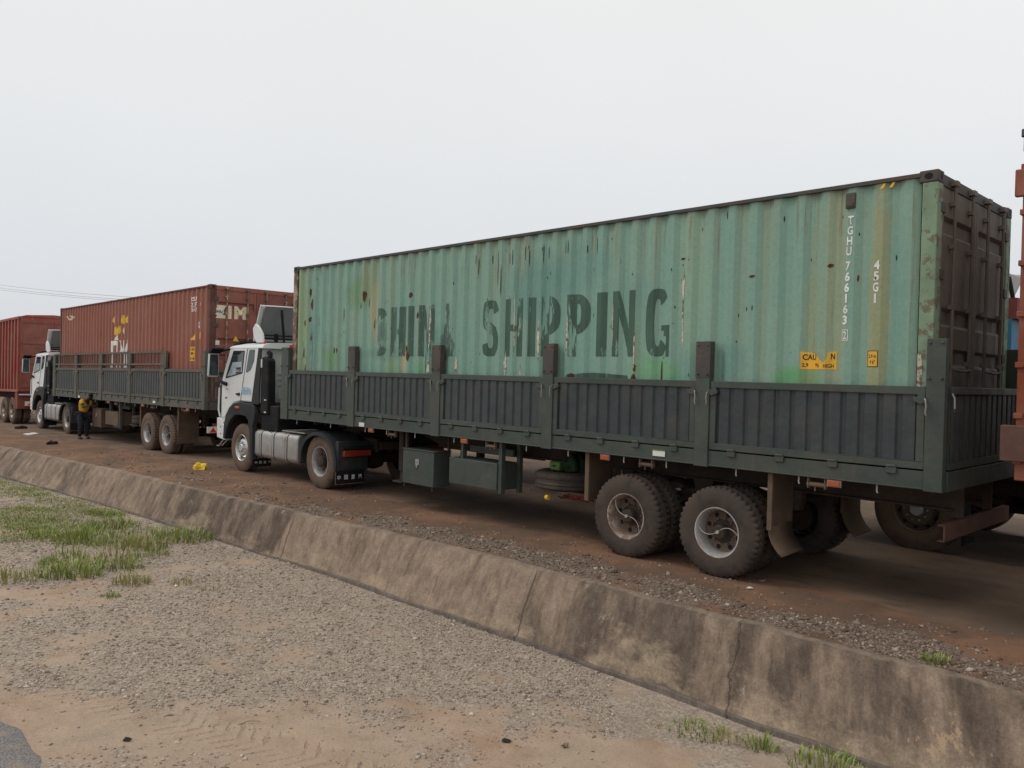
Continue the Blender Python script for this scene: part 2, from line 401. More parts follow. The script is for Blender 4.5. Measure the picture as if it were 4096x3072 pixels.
# ------------------------------------------------------------------ terrain
def vnoise(x, y, seed=0):
    xi = np.floor(x).astype(np.int64); yi = np.floor(y).astype(np.int64); fx = x-xi; fy = y-yi
    def h(a, b):
        n = (a*374761393+b*668265263+seed*1442695041) & 0x7fffffff
        n = ((n ^ (n >> 13))*1274126177) & 0x7fffffff
        return ((n ^ (n >> 16)) & 0xffff)/65535.
    fx = fx*fx*(3-2*fx); fy = fy*fy*(3-2*fy)
    return (h(xi, yi)*(1-fx)+h(xi+1, yi)*fx)*(1-fy)+(h(xi, yi+1)*(1-fx)+h(xi+1, yi+1)*fx)*fy
def fbm(x, y, sc=1., oct=4, seed=0):
    r = 0; a = .5; t = 0
    for o in range(oct):
        r = r+a*vnoise(x*sc, y*sc, seed+o); t += a; a *= .5; sc *= 2.03
    return r/t
def zu(x): return -.0085*np.maximum(0, -x-1)-.013*np.maximum(0, -x-20)
YTX, YTY = [-400, -60, -30, -11.2, -3.9, 1.2, 4.6, 7.2, 9, 30, 400], [-30, -6, -4.0, -2.62, -2.1, -1.88, -1.62, -1.42, -1.40, -1.34, -1.3]
YBX, YBY = [-400, -60, -30, -9.4, -3.6, 1.3, 4.4, 7, 9, 30, 400], [-30.8, -6.7, -4.6, -3.1, -2.58, -2.33, -2.14, -2.08, -2.05, -2.02, -2.0]
def ytop(x): return np.interp(x, YTX, YTY)
def ybot(x): return np.interp(x, YBX, YBY)
def upper_z(x, y):
    n = fbm(x, y, 1.6, 4, 3)-.5
    near = np.clip((y-ytop(x))/1.2, 0, 1)
    calm = np.clip((np.minimum(y, 1.0)+.9)/.7, 0, 1)
    return zu(x)-.035*(1-near)+n*.05*(1-.75*calm)
def lower_z(x, y):
    d = np.clip(ybot(x)-y, 0, 8)
    return zu(x)-.62+.04*d+(fbm(x, y, 1.1, 4, 9)-.5)*.07*np.clip(d/.5, .2, 1)
def ground_z(x, y):
    x = np.asarray(x, float); y = np.asarray(y, float)
    yt, yb = ytop(x), ybot(x)
    t = np.clip((y-yb)/(yt-yb), 0, 1)
    mid = lower_z(x, yb)*(1-t)+upper_z(x, yt)*t-.12*np.sin(np.clip(t, 0, 1)*PI)
    return np.where(y >= yt, upper_z(x, y), np.where(y <= yb, lower_z(x, y), mid))
def grid_mesh(name, X, Y, Z):
    nx, ny = X.shape
    v = np.stack([X, Y, Z], -1).reshape(-1, 3)
    i = np.arange(nx*ny).reshape(nx, ny)
    f = np.stack([i[:-1, :-1], i[1:, :-1], i[1:, 1:], i[:-1, 1:]], -1).reshape(-1, 4)
    me = bpy.data.meshes.new(name)
    me.vertices.add(len(v)); me.vertices.foreach_set('co', v.ravel())
    me.loops.add(f.size); me.loops.foreach_set('vertex_index', f.ravel())
    me.polygons.add(len(f)); me.polygons.foreach_set('loop_start', np.arange(0, f.size, 4)); me.polygons.foreach_set('loop_total', np.full(len(f), 4))
    me.update(); me.validate(); return me
def attr(me, name, a):
    at = me.attributes.new(name, 'FLOAT', 'POINT'); at.data.foreach_set('value', np.asarray(a, np.float32).ravel())
def gravel_mask(x, y):
    """0 bare soil, 1 loose stone"""
    lo = y < (ytop(x)+ybot(x))/2
    n = fbm(x, y, .55, 5, 21); n2 = fbm(x, y, 2.2, 3, 33)
    # lower side: stone band towards the wall, bare soil nearer the camera side
    d = ybot(x)-y
    band = np.interp(x, [-30, 3, 6.5, 8, 9, 10, 10.5, 11, 11.5, 30], [6, 4.4, 3.5, 3.3, 3.3, 2.9, 1.8, .8, .4, .3])
    m_lo = 1/(1+np.exp((d-band-(n-.5)*3.4)*1.3))
    m_lo = np.clip(.30+.56*m_lo+(n2-.5)*1.5+(fbm(x, y, 1.1, 4, 47)-.5)*.9, 0, 1)
    du = y-ytop(x)
    m_up = np.exp(-((du-.55-(n-.5)*.6)/.42)**2)*np.interp(x, [-20, -2, 3, 6, 30], [.12, .25, .6, .95, 1.])
    m_up = np.clip(m_up*.85+(n2-.5)*1.3+(n-.5)*.6, 0.05, 1)*np.clip(1-(du-1.2)/1.2, .08, 1)
    return np.where(lo, m_lo, m_up)
def nonuni(a, b, core0, core1, step, growth=1.25):
    c = list(np.arange(core0, core1, step)); s = step; x = c[-1]
    while x < b: s *= growth; x += s; c.append(x)
    s = step; x = c[0]
    while x > a: s *= growth; x -= s; c.insert(0, x)
    return np.array(c)
gx = nonuni(-900, 900, -22, 17, .09)
gt = nonuni(-60, 900, -5.8, 2.2, .07)       # offset from the wall crest
X, T = np.meshgrid(gx, gt, indexing='ij')
Y = ytop(X)+T
Z = ground_z(X, Y)
me = grid_mesh('ground', X, Y, Z)
attr(me, 'gravel', gravel_mask(X, Y)); attr(me, 'upper', (Y > (ytop(X)+ybot(X))/2).astype(float))
mt, nt, b = newmat('ground_soil'); MAT['ground'] = mt
v = geo(nt)
ag = nd(nt, 'ShaderNodeAttribute', attribute_name='gravel').outputs['Fac']
au = nd(nt, 'ShaderNodeAttribute', attribute_name='upper').outputs['Fac']
n_big = noise(nt, v, .7, 6, .6); n_mid = noise(nt, v, 4, 8, .7); n_fine = noise(nt, v, 60, 6, .75)
soil_lo = mixc(nt, rng(nt, n_big, .4, .62, 0, 1, True), (.39, .296, .222), (.395, .285, .206))
soil_lo = mixc(nt, rng(nt, noise(nt, v, 1.7, 6, .6, None, 4), .52, .66, 0, .6, True), soil_lo, (.31, .20, .13))
soil_up = mixc(nt, rng(nt, noise(nt, v, .9, 7, .65, None, 8), .42, .6, 0, 1, True), (.16, .10, .068), (.235, .13, .08))
soil_up = mixc(nt, rng(nt, noise(nt, v, 2.3, 7, .7, None, 14), .5, .68, 0, .8, True), soil_up, (.115, .088, .07))
soil = mixc(nt, au, soil_lo, soil_up)
vor = nd(nt, 'ShaderNodeTexVoronoi'); vor.inputs['Scale'].default_value = 42; nt.links.new(v, vor.inputs['Vector'])
sepc = nd(nt, 'ShaderNodeSeparateColor'); nt.links.new(vor.outputs['Color'], sepc.inputs[0])
stone_lo = mixc(nt, sepc.outputs[0], (.27, .212, .168), (.43, .352, .28)); stone_up = mixc(nt, sepc.outputs[0], (.13, .095, .072), (.26, .195, .15))
stone = mixc(nt, au, stone_lo, stone_up)
gm = rng(nt, mth(nt, 'ADD', ag, mth(nt, 'MULTIPLY', mth(nt, 'SUBTRACT', n_mid, .5), .8)), .35, .65, 0, 1, True)
c = mixc(nt, gm, soil, stone)
c = hsvmul(nt, c, rng(nt, n_fine, .28, .72, .78, 1.22))
c = hsvmul(nt, c, rng(nt, n_mid, .3, .7, .86, 1.12))
nt.links.new(c, b.inputs['Base Color']); b.inputs['Roughness'].default_value = .95; b.inputs['Specular IOR Level'].default_value = .15
# tyre-track lugs pressed into the soil nearest the camera
sx = nd(nt, 'ShaderNodeSeparateXYZ'); nt.links.new(v, sx.inputs[0])
ang = math.atan2(.71, 1.83); ca, sa = math.cos(ang), math.sin(ang)
def lin(a, bb, c0): return mth(nt, 'ADD', mth(nt, 'ADD', mth(nt, 'MULTIPLY', sx.outputs[0], a), mth(nt, 'MULTIPLY', sx.outputs[1], bb)), c0)
s_al = lin(ca, sa, 0); s_ac = lin(-sa, ca, sa*7.8+ca*6.12)
wob = mth(nt, 'MULTIPLY', mth(nt, 'SUBTRACT', noise(nt, v, 3, 3, .5, None, 2), .5), .16)
bandm = rng(nt, mth(nt, 'ABSOLUTE', mth(nt, 'ADD', s_ac, wob)), .17, .30, 1, 0, True)
lug = mth(nt, 'SINE', mth(nt, 'ADD', mth(nt, 'MULTIPLY', s_al, 52), mth(nt, 'MULTIPLY', mth(nt, 'ABSOLUTE', s_ac), 34)))
lug = mth(nt, 'MULTIPLY', mth(nt, 'MULTIPLY', rng(nt, mth(nt, 'ADD', lug, mth(nt, 'MULTIPLY', mth(nt, 'SUBTRACT', noise(nt, v, 14, 4, .6), .5), 3.)), .2, 1.1, 0, 1, True), bandm), rng(nt, n_mid, .46, .58, 0, 1))
vh = mth(nt, 'MULTIPLY', mth(nt, 'SUBTRACT', 1., vor.outputs['Distance']), mth(nt, 'MULTIPLY', gm, .9))
hh = mth(nt, 'ADD', mth(nt, 'ADD', vh, mth(nt, 'MULTIPLY', n_fine, .8)), mth(nt, 'ADD', mth(nt, 'MULTIPLY', n_mid, 2.0), mth(nt, 'MULTIPLY', lug, -1.5)))
bump(nt, b, hh, .8, .016)
tag(finish(me, 'ground', 'ground', None, 0, 0), kind='structure')
bpy.data.objects['ground'].data.polygons.foreach_set('use_smooth', [True]*len(me.polygons))

# asphalt road the lorries stand on, edge broken and dusted over
def road_edge(x): return np.interp(x, [-60, -16, -10, -3, 3, 9, 11, 13, 30], [-1.4, -.9, -.45, .05, .25, .3, .25, .1, .0])
rx = nonuni(-300, 300, -22, 17, .12); rt = nonuni(0, 14, .0, 1.2, .12)
X, T = np.meshgrid(rx, rt, indexing='ij')
wig = (fbm(X, X*0, 1.3, 5, 55)-.5)*.7
Y = road_edge(X)+wig*np.clip(1-T/3, 0, 1)+T
Z = ground_z(X, Y)+.012-.03*np.clip(1-T/.15, 0, 1)
me = grid_mesh('road', X, Y, Z)
mt, nt, b = newmat('dusty_asphalt'); MAT['road'] = mt; v = geo(nt)
c = mixc(nt, rng(nt, noise(nt, v, .5, 6, .6), .38, .62, 0, 1, True), (.125, .086, .062), (.195, .13, .088))
c = mixc(nt, rng(nt, noise(nt, v, 2.1, 8, .7, (.5, 1.6, 1), 4), .5, .7, 0, .7, True), c, (.075, .054, .042))
c = hsvmul(nt, c, rng(nt, noise(nt, v, 90, 5, .7), .3, .7, .8, 1.25))
nt.links.new(c, b.inputs['Base Color']); b.inputs['Roughness'].default_value = .9; b.inputs['Specular IOR Level'].default_value = .2
bump(nt, b, mth(nt, 'ADD', noise(nt, v, 90, 5, .7), mth(nt, 'MULTIPLY', noise(nt, v, 5, 5, .6), 2)), .5, .006)
tag(finish(me, 'road', 'road', None, 0, 40), kind='structure')

# near asphalt carriageway, only its ragged corner shows at the lower left
me_x = np.linspace(5, 13, 90); me_t = np.linspace(0, 8, 60)
X, T = np.meshgrid(me_x, me_t, indexing='ij')
Y = np.interp(X, [5, 7.8, 8.4, 9.1, 13], [-6.70, -6.66, -6.64, -6.66, -7.2])+(fbm(X, X*0+T*0, 5, 4, 71)-.5)*.14*np.clip(1-T, 0, 1)-T
Z = ground_z(X, Y)+.02-.05*np.clip(1-T/.1, 0, 1)
me = grid_mesh('asphalt_carriageway', X, Y, Z)
mt, nt, b = newmat('grey_asphalt'); MAT['asph'] = mt; v = geo(nt)
vv = nd(nt, 'ShaderNodeTexVoronoi'); vv.inputs['Scale'].default_value = 70; nt.links.new(v, vv.inputs['Vector'])
c = mixc(nt, rng(nt, vv.outputs['Distance'], .1, .6, 0, 1), (.30, .285, .275), (.15, .14, .14))
c = mixc(nt, rng(nt, noise(nt, v, 3, 6, .7), .5, .65, 0, .8, True), c, (.30, .23, .17))
nt.links.new(c, b.inputs['Base Color']); b.inputs['Roughness'].default_value = 1.0; b.inputs['Specular IOR Level'].default_value = .05
bump(nt, b, vv.outputs['Distance'], .7, .006)
tag(finish(me, 'asphalt_carriageway', 'asph', None, 0, 0), kind='structure')

# ------------------------------------------------------------------ concrete side wall of the drain
wx = nonuni(-120, 60, -22, 17, .07)
rows = np.array([-.25, -.0, .05, .10, .135] + list(np.linspace(.16, 1., 15)) + [1.03, 1.07, 1.11, 1.17])
Xw = []; 
X, Tt = np.meshgrid(wx, rows, indexing='ij')
yt, yb = ytop(X), ybot(X)
zt, zb = zu(X)+.015, zu(X)-.60
f = np.clip((Tt-.13)/.87, 0, 1)
Yw = np.where(Tt < .14, yt+.06-(Tt)*1.0, 0)
Yw = np.where(Tt >= .14, (yt-.08)*(1-f)+yb*f, Yw)
Zw = np.where(Tt < .14, zt, zt*(1-f)+zb*f)
Zw = np.where(Tt < 0, zt-.2, Zw)
# small toe kerb
Yw = np.where(Tt > 1.02, yb-.02-(Tt-1.03)*.6, Yw); Zw = np.where(Tt > 1.02, zb+.022+(fbm(X, X*0, 1.3, 4, 91)-.5)*.05, Zw); Zw = np.where(Tt > 1.165, zb-.25, Zw)
nn = (fbm(X, Tt*1.2, 2.4, 5, 5)-.5)
edge = np.exp(-((Tt-.14)/.1)**2)
Zw = Zw+(fbm(X, X*0, 1.7, 5, 61)-.5)*.06*np.exp(-((Tt-.12)/.3)**2)-edge*(fbm(X, X*0, 9, 3, 66))*.025
Yw = Yw+nn*.03+(fbm(X, Tt*3, .6, 2, 77)-.5)*.08*np.clip(Tt*2, 0, 1)
joints = [-19.5, -14.2, -9.8, -5.4, -1.0, 3.45, 8.45, 13.6]; steps = (.1, -.15, .1, .1, -.6, 1.1, -.95, .2)
for j in joints: 
    g = np.exp(-((X-j)/.035)**2); Yw = Yw+g*.008*(Tt > .02); Zw = Zw-g*.008*(Tt < 1)
me = grid_mesh('retaining_wall', X, Yw, Zw)
attr(me, 'across', Tt); attr(me, 'seg', sum((np.clip((X-j)/.05, 0, 1)*s) for j, s in zip(joints, steps)))
mt, nt, b = newmat('stained_concrete'); MAT['conc'] = mt; v = geo(nt)
at = nd(nt, 'ShaderNodeAttribute', attribute_name='across').outputs['Fac']; sg = nd(nt, 'ShaderNodeAttribute', attribute_name='seg').outputs['Fac']
sxx = nd(nt, 'ShaderNodeSeparateXYZ'); nt.links.new(v, sxx.inputs[0])
comb = nd(nt, 'ShaderNodeCombineXYZ'); nt.links.new(mth(nt, 'ADD', sxx.outputs[0], mth(nt, 'MULTIPLY', at, -.28)), comb.inputs[0]); nt.links.new(at, comb.inputs[1])
st = noise(nt, comb.outputs[0], 1, 8, .68, (2.1, .55, 1)); st2 = noise(nt, comb.outputs[0], 1, 8, .7, (7, .9, 1), 4)
patch = noise(nt, comb.outputs[0], 1, 8, .7, (1.1, 1.7, 1), 8)
c = mixc(nt, rng(nt, mth(nt, 'ADD', st, mth(nt, 'MULTIPLY', sg, .16)), .36, .58, 0, 1, True), (.12, .088, .067), (.255, .187, .137))
c = mixc(nt, rng(nt, st2, .5, .7, 0, .7, True), c, (.08, .06, .047))
nearb = rng(nt, mth(nt, 'ABSOLUTE', mth(nt, 'SUBTRACT', sxx.outputs[0], 10.1)), .6, 1.8, .16, 0, True)
lowlight = mth(nt, 'MULTIPLY', rng(nt, mth(nt, 'ADD', mth(nt, 'ADD', at, nearb), mth(nt, 'MULTIPLY', mth(nt, 'SUBTRACT', patch, .5), 3.2)), .80, 1.25, 0, 1, True), .85)
c = mixc(nt, lowlight, c, (.31, .235, .165))
c = mixc(nt, rng(nt, noise(nt, comb.outputs[0], 1, 9, .75, (3.2, 2.2, 1), 12), .62, .68, 0, .6, True), c, (.34, .29, .24))
c = mixc(nt, rng(nt, mth(nt, 'ADD', at, mth(nt, 'MULTIPLY', mth(nt, 'SUBTRACT', noise(nt, v, 5, 5, .7), .5), .22)), .07, .13, .7, 0, True), c, (.26, .205, .155))
c = mixc(nt, rng(nt, at, 1.0, 1.04, 0, .75, True), c, (.14, .12, .11))
c = hsvmul(nt, c, rng(nt, noise(nt, v, 45, 6, .75), .28, .72, .72, 1.26))
c = hsvmul(nt, c, rng(nt, noise(nt, comb.outputs[0], 1, 8, .75, (6, 3.5, 1), 21), .34, .66, .66, 1.28))
c = mixc(nt, mth(nt, 'MULTIPLY', rng(nt, noise(nt, comb.outputs[0], 1, 9, .8, (9, 5, 1), 31), .63, .69, 0, 1, True), rng(nt, at, .3, .8, .3, .9)), c, (.42, .36, .28))
sp_d = mth(nt, 'ADD', mth(nt, 'ABSOLUTE', mth(nt, 'SUBTRACT', sxx.outputs[0], 12.95)), mth(nt, 'MULTIPLY', mth(nt, 'ABSOLUTE', mth(nt, 'SUBTRACT', at, .66)), 1.2))
spall = rng(nt, mth(nt, 'ADD', sp_d, mth(nt, 'MULTIPLY', mth(nt, 'SUBTRACT', noise(nt, comb.outputs[0], 1, 8, .75, (14, 9, 1), 41), .5), 1.9)), .04, .08, 1, 0)
c = mixc(nt, mth(nt, 'MULTIPLY', spall, .7), c, (.40, .29, .17))
# cracks
crk = None
cxx = nd(nt, 'ShaderNodeSeparateXYZ'); nt.links.new(comb.outputs[0], cxx.inputs[0])
for x0_, wob_, wd, lo_ in ((11.02, .35, .004, .0), (8.42, .06, .006, .1), (3.45, .05, .006, .1)):
    w_n = mth(nt, 'MULTIPLY', mth(nt, 'SUBTRACT', noise(nt, v, 3.1, 7, .65, None, x0_), .5), wob_)
    d_ = mth(nt, 'ABSOLUTE', mth(nt, 'ADD', mth(nt, 'SUBTRACT', cxx.outputs[0], x0_), w_n))
    k_ = mth(nt, 'MULTIPLY', rng(nt, d_, wd, wd*2.2, 1, 0), rng(nt, at, lo_, lo_+.1, 0, 1))
    crk = k_ if crk is None else mth(nt, 'MAXIMUM', crk, k_)
c = mixc(nt, mth(nt, 'MULTIPLY', crk, .6), c, (.05, .038, .032))
nt.links.new(c, b.inputs['Base Color']); b.inputs['Roughness'].default_value = .92; b.inputs['Specular IOR Level'].default_value = .2
bump(nt, b, mth(nt, 'ADD', mth(nt, 'ADD', noise(nt, v, 45, 6, .75), mth(nt, 'MULTIPLY', noise(nt, v, 6, 6, .65), 2.5)), mth(nt, 'MULTIPLY', crk, -2)), .75, .012)
tag(finish(me, 'retaining_wall', 'conc', None, 0, 60), 'long stained sloping concrete kerb wall between the gravel and the lorries', 'concrete wall')

# ------------------------------------------------------------------ loose stones
def stones(name, xs, ys, sizes, zoff, mat, label=None):
    n = len(xs)
    base = np.array([(1, 0, 0), (0, 1, 0), (-1, 0, 0), (0, -1, 0), (.1, .1, 1), (0, 0, -1)], float)
    fc = np.array([(0, 1, 4), (1, 2, 4), (2, 3, 4), (3, 0, 4), (1, 0, 5), (2, 1, 5), (3, 2, 5), (0, 3, 5)])
    V = np.repeat(base[None], n, 0)*RNG.uniform(.55, 1.3, (n, 6, 3))+RNG.uniform(-.18, .18, (n, 6, 3))
    V *= (sizes[:, None, None]*RNG.uniform([.8, .55, .4], [1.3, 1., .75], (n, 3))[:, None, :])
    a = RNG.uniform(0, 2*PI, n); tl = RNG.normal(0, .3, n)
    ca, sa = np.cos(a)[:, None], np.sin(a)[:, None]; ct, stt = np.cos(tl)[:, None], np.sin(tl)[:, None]
    x, y, z = V[..., 0], V[..., 1], V[..., 2]
    y, z = y*ct-z*stt, y*stt+z*ct
    x, y = x*ca-y*sa, x*sa+y*ca
    zz = ground_z(xs, ys)+zoff+sizes*.12
    P = np.stack([x+xs[:, None], y+ys[:, None], z+zz[:, None]], -1).reshape(-1, 3)
    Fi = (fc[None]+6*np.arange(n)[:, None, None]).reshape(-1)
    me = bpy.data.meshes.new(name); me.vertices.add(len(P)); me.vertices.foreach_set('co', P.ravel())
    me.loops.add(len(Fi)); me.loops.foreach_set('vertex_index', Fi)
    me.polygons.add(len(Fi)//3); me.polygons.foreach_set('loop_start', np.arange(0, len(Fi), 3)); me.polygons.foreach_set('loop_total', np.full(len(Fi)//3, 3))
    me.update()
    o = finish(me, name, mat, None, 0, 0); tag(o, kind='stuff')
    if label: o['label'] = label
    return o
def stone_mat(name, a, b_, c_):
    mt, nt, b = newmat(name)
    r = nd(nt, 'ShaderNodeNewGeometry').outputs['Random Per Island']
    rp = nd(nt, 'ShaderNodeValToRGB'); e = rp.color_ramp.elements
    e[0].color = (*a, 1); e[1].color = (*c_, 1); q = e.new(.55); q.color = (*b_, 1); q = e.new(.9); q.color = tuple(.6*x+.4*y for x, y in zip(b_, c_))+(1,)
    nt.links.new(r, rp.inputs[0])
    c = hsvmul(nt, rp.outputs[0], rng(nt, noise(nt, geo(nt), 80, 4, .7), .3, .7, .85, 1.15))
    nt.links.new(c, b.inputs['Base Color']); b.inputs['Roughness'].default_value = .9; b.inputs['Specular IOR Level'].default_value = .2
    MAT[name] = mt
stone_mat('gravel_grey', (.18, .145, .118), (.375, .305, .245), (.56, .475, .385))
stone_mat('gravel_brown', (.10, .072, .054), (.24, .176, .13), (.46, .375, .30))
CX, CY = 14.97, -8.33
def scatter(n, side):
    # density falls with distance from the camera
    ang = RNG.uniform(math.radians(128), math.radians(184), n) if side == 'lo' else RNG.uniform(math.radians(95), math.radians(176), n)
    r = RNG.uniform(2.6**.5, 26**.5, n)**2
    x = CX+r*np.cos(ang); y = CY+r*np.sin(ang)
    if side == 'lo': k = (y < ybot(x)-.03) & (y > ybot(x)-6.5)
    else: k = (y > ytop(x)+.03) & (y < ytop(x)+2.4)
    x, y = x[k], y[k]; mk = gravel_mask(x, y)
    k = RNG.random(len(x)) < np.clip(mk, .05, 1)**1.3
    x, y = x[k], y[k]; d = np.hypot(x-CX, y-CY)
    return x, y, d
x, y, d = scatter(210000, 'lo')
keep = ~((y < np.interp(x, [5, 7.8, 8.4, 9.1, 13], [-6.74, -6.70, -6.68, -6.70, -7.3])) & (x > 5) & (x < 13)); x, y, d = x[keep], y[keep], d[keep]
sz = np.exp(RNG.normal(math.log(.0108), .42, len(x)))*np.interp(d, [3, 10, 20], [.85, 1.05, 1.5])
stones('gravel', x, y, np.clip(sz, .004, .04), 0, 'gravel_grey', 'loose grey gravel on the lower ground this side of the concrete wall')
x, y, d = scatter(330000, 'up')
sz = np.exp(RNG.normal(math.log(.013), .45, len(x)))*np.interp(d, [6, 12, 20], [.95, 1.15, 1.5])
stones('roadside_gravel', x, y, np.clip(sz, .004, .05), 0, 'gravel_brown', 'brown stones scattered on the shoulder between wall and wheels')

# ------------------------------------------------------------------ grass
def blades(name, spots, mat, label, cat, group=None, kind=None, parent=None):
    """spots: list of (x, y, spread, n, height)"""
    vs = []; fs = []
    for (x0, y0, sp_, n, h) in spots:
        for _ in range(n):
            a = random.uniform(0, 2*PI); r = sp_*math.sqrt(random.random())
            x, y = x0+r*math.cos(a), y0+r*math.sin(a)
            yb_, yt_ = float(ybot(x)), float(ytop(x))
            if yb_-.06 < y < yt_+.05: continue
            z = float(ground_z(x, y))-.01
            hh = h*random.uniform(.45, 1.1)*(1-.45*r/sp_); lean = random.uniform(.1, .75)*(.5+r/sp_); la = a+random.gauss(0, .9)
            w = random.uniform(.003, .0065)*(1+h*1.5); px, py = -math.sin(la)*w, math.cos(la)*w
            o = len(vs); dx, dy = math.cos(la)*hh*lean, math.sin(la)*hh*lean
            vs += [(x-px, y-py, z), (x+px, y+py, z), (x+dx*.4-px*.8, y+dy*.4-py*.8, z+hh*.6), (x+dx*.4+px*.8, y+dy*.4+py*.8, z+hh*.6), (x+dx, y+dy, z+hh*(1-.3*lean))]
            fs += [(o, o+1, o+3, o+2), (o+2, o+3, o+4)]
    me = bpy.data.meshes.new(name); me.from_pydata(vs, [], fs)
    if parent is None and spots:
        x0, y0 = spots[0][0], spots[0][1]; z0 = float(ground_z(x0, y0))
        if kind != 'stuff': me.transform(Matrix.Translation((-x0, -y0, -z0)))
    o = finish(me, name, mat, parent, 0, 0)
    if kind != 'stuff': o.location = (x0, y0, z0)
    tag(o, label, cat, group, kind); return o
def grass_mat(name, a, b_, dry):
    mt, nt, b = newmat(name)
    r = nd(nt, 'ShaderNodeNewGeometry').outputs['Random Per Island']
    rp = nd(nt, 'ShaderNodeValToRGB'); e = rp.color_ramp.elements
    e[0].color = (*a, 1); e[1].color = (*dry, 1); q = e.new(.7); q.color = (*b_, 1)
    nt.links.new(r, rp.inputs[0]); nt.links.new(rp.outputs[0], b.inputs['Base Color'])
    b.inputs['Roughness'].default_value = .6; b.inputs['Specular IOR Level'].default_value = .25
    MAT[name] = mt
grass_mat('grass_green', (.12, .18, .03), (.26, .31, .085), (.44, .38, .18))
grass_mat('grass_dry', (.20, .21, .06), (.34, .31, .12), (.42, .33, .17))
lawn = []
for _ in range(330):
    x = random.uniform(-10, 1.2); t = random.random()
    # two green tongues
    if random.random() < .6: x = random.choice((-2.6, -1.6, -.6, .3))+random.gauss(0, .5); y = -4.35-.12*x+random.gauss(0, .38)
    else: y = float(ybot(x))-.55+random.gauss(0, .25)*(1 if x < -2.5 else .3); x = min(x, -2.2+random.random())
    if y < ybot(x)-.08: lawn.append((x, y, .34, 52, random.uniform(.05, .11)))
for _ in range(60):
    x = random.uniform(-.5, 3.4); y = -3.7-.25*x+random.gauss(0, .5); lawn.append((x, y, .22, 40, random.uniform(.12, .28)))
blades('grass', lawn, 'grass_green', 'ground cover of green grass on the lower left gravel', None, kind='stuff')
tufts = [(3.35, -4.95, .26, 620, .24, 'grass_green', 'large bright green grass tuft in the middle of the gravel on the left'),
         (4.15, -4.5, .17, 260, .2, 'grass_dry', 'yellow-green grass tuft right of the largest tuft on the gravel'),
         (4.62, -4.9, .10, 170, .09, 'grass_green', 'small low dark green weed lying nearest the camera on the gravel'),
         (1.5, -2.78, .42, 950, .26, 'grass_green', 'dense bright green grass clump against the foot of the concrete wall'),
         (4.5, -4.0, .10, 90, .18, 'grass_dry', 'thin upright grass tuft beside the white scrap on the gravel'),
         (4.95, -3.9, .12, 70, .1, 'grass_dry', 'sparse low brown-green tuft farthest right on the middle gravel'),
         (2.6, -5.0, .14, 150, .2, 'grass_green', 'narrow green tuft left of the largest grass tuft'),
         (3.3, -5.75, .2, 260, .26, 'grass_dry', 'pale yellowish tuft cut by the left edge of the picture'),
         (1.9, -3.55, .28, 330, .3, 'grass_dry', 'tall wispy seeding grass behind the large tuft'),
         (.9, -4.15, .35, 380, .26, 'grass_green', 'loose green patch of long grass on the far left gravel'),
         (2.6, -4.2, .2, 150, .28, 'grass_dry', 'thin tall stems of dry grass between the left tufts'),
         (11.33, -2.56, .19, 420, .1, 'grass_green', 'low dark green weed by the wall toe at the lower right'),
         (11.58, -2.52, .10, 110, .16, 'grass_dry', 'dry tuft between the dark weed and the upright tuft at the wall toe'),
         (11.84, -2.44, .10, 190, .2, 'grass_green', 'upright green-yellow tuft with bare soil around it at the wall toe'),
         (12.35, -2.40, .22, 420, .2, 'grass_green', 'bright green grass at the bottom edge of the picture below the wall'),
         (11.03, -2.72, .05, 30, .1, 'grass_dry', 'tiny dry sprig on the sand left of the dark weed'),
         (12.64, -1.0, .10, 260, .12, 'grass_green', 'lone green weed growing on the shoulder above the wall')]
for x, y, s_, n, h, mt_, lab in tufts:
    blades('grass_tuft', [(x, y, s_*1.3, int(n*(.38 if x < 6 else .45)), h*(1.25 if x < 6 else .9))], mt_, lab, 'grass tuft', 'grass tufts on the ground')

# ------------------------------------------------------------------ wheels
def tyre_mesh(R=.53, w=.29, lugs=True, n=132):
    # profile from outer bead (y=0 side) round to the inner bead
    pr = [(.285, .035), (.30, .012), (.345, .004), (.40, 0), (.455, .008), (R-.035, .02), (R-.012, .033), (R, .05),
          (R, .085), (R-.002, .088), (R, .10), (R, w/2-.012), (R-.014, w/2-.006), (R-.014, w/2+.006), (R, w/2+.012), (R, w-.10), (R, w-.085), (R, w-.05), (R-.012, w-.033), (R-.035, w-.02), (.455, w-.008), (.40, w), (.345, w-.004), (.30, w-.012), (.285, w-.035)]
    lug = {5: .010, 6: .020, 7: .026, 8: .024, 9: .020, 15: .020, 16: .024, 17: .026, 18: .020, 19: .010}
    def mod(i, j, r):
        if lugs and i in lug and (j % 3 == (0 if i < 12 else 1)): return r-lug[i]
        if lugs and 10 <= i <= 14 and j % 6 == 3: return r-.008
        if not lugs and i in (9, 11, 14, 15): return r-.012
        return r
    return pr, mod
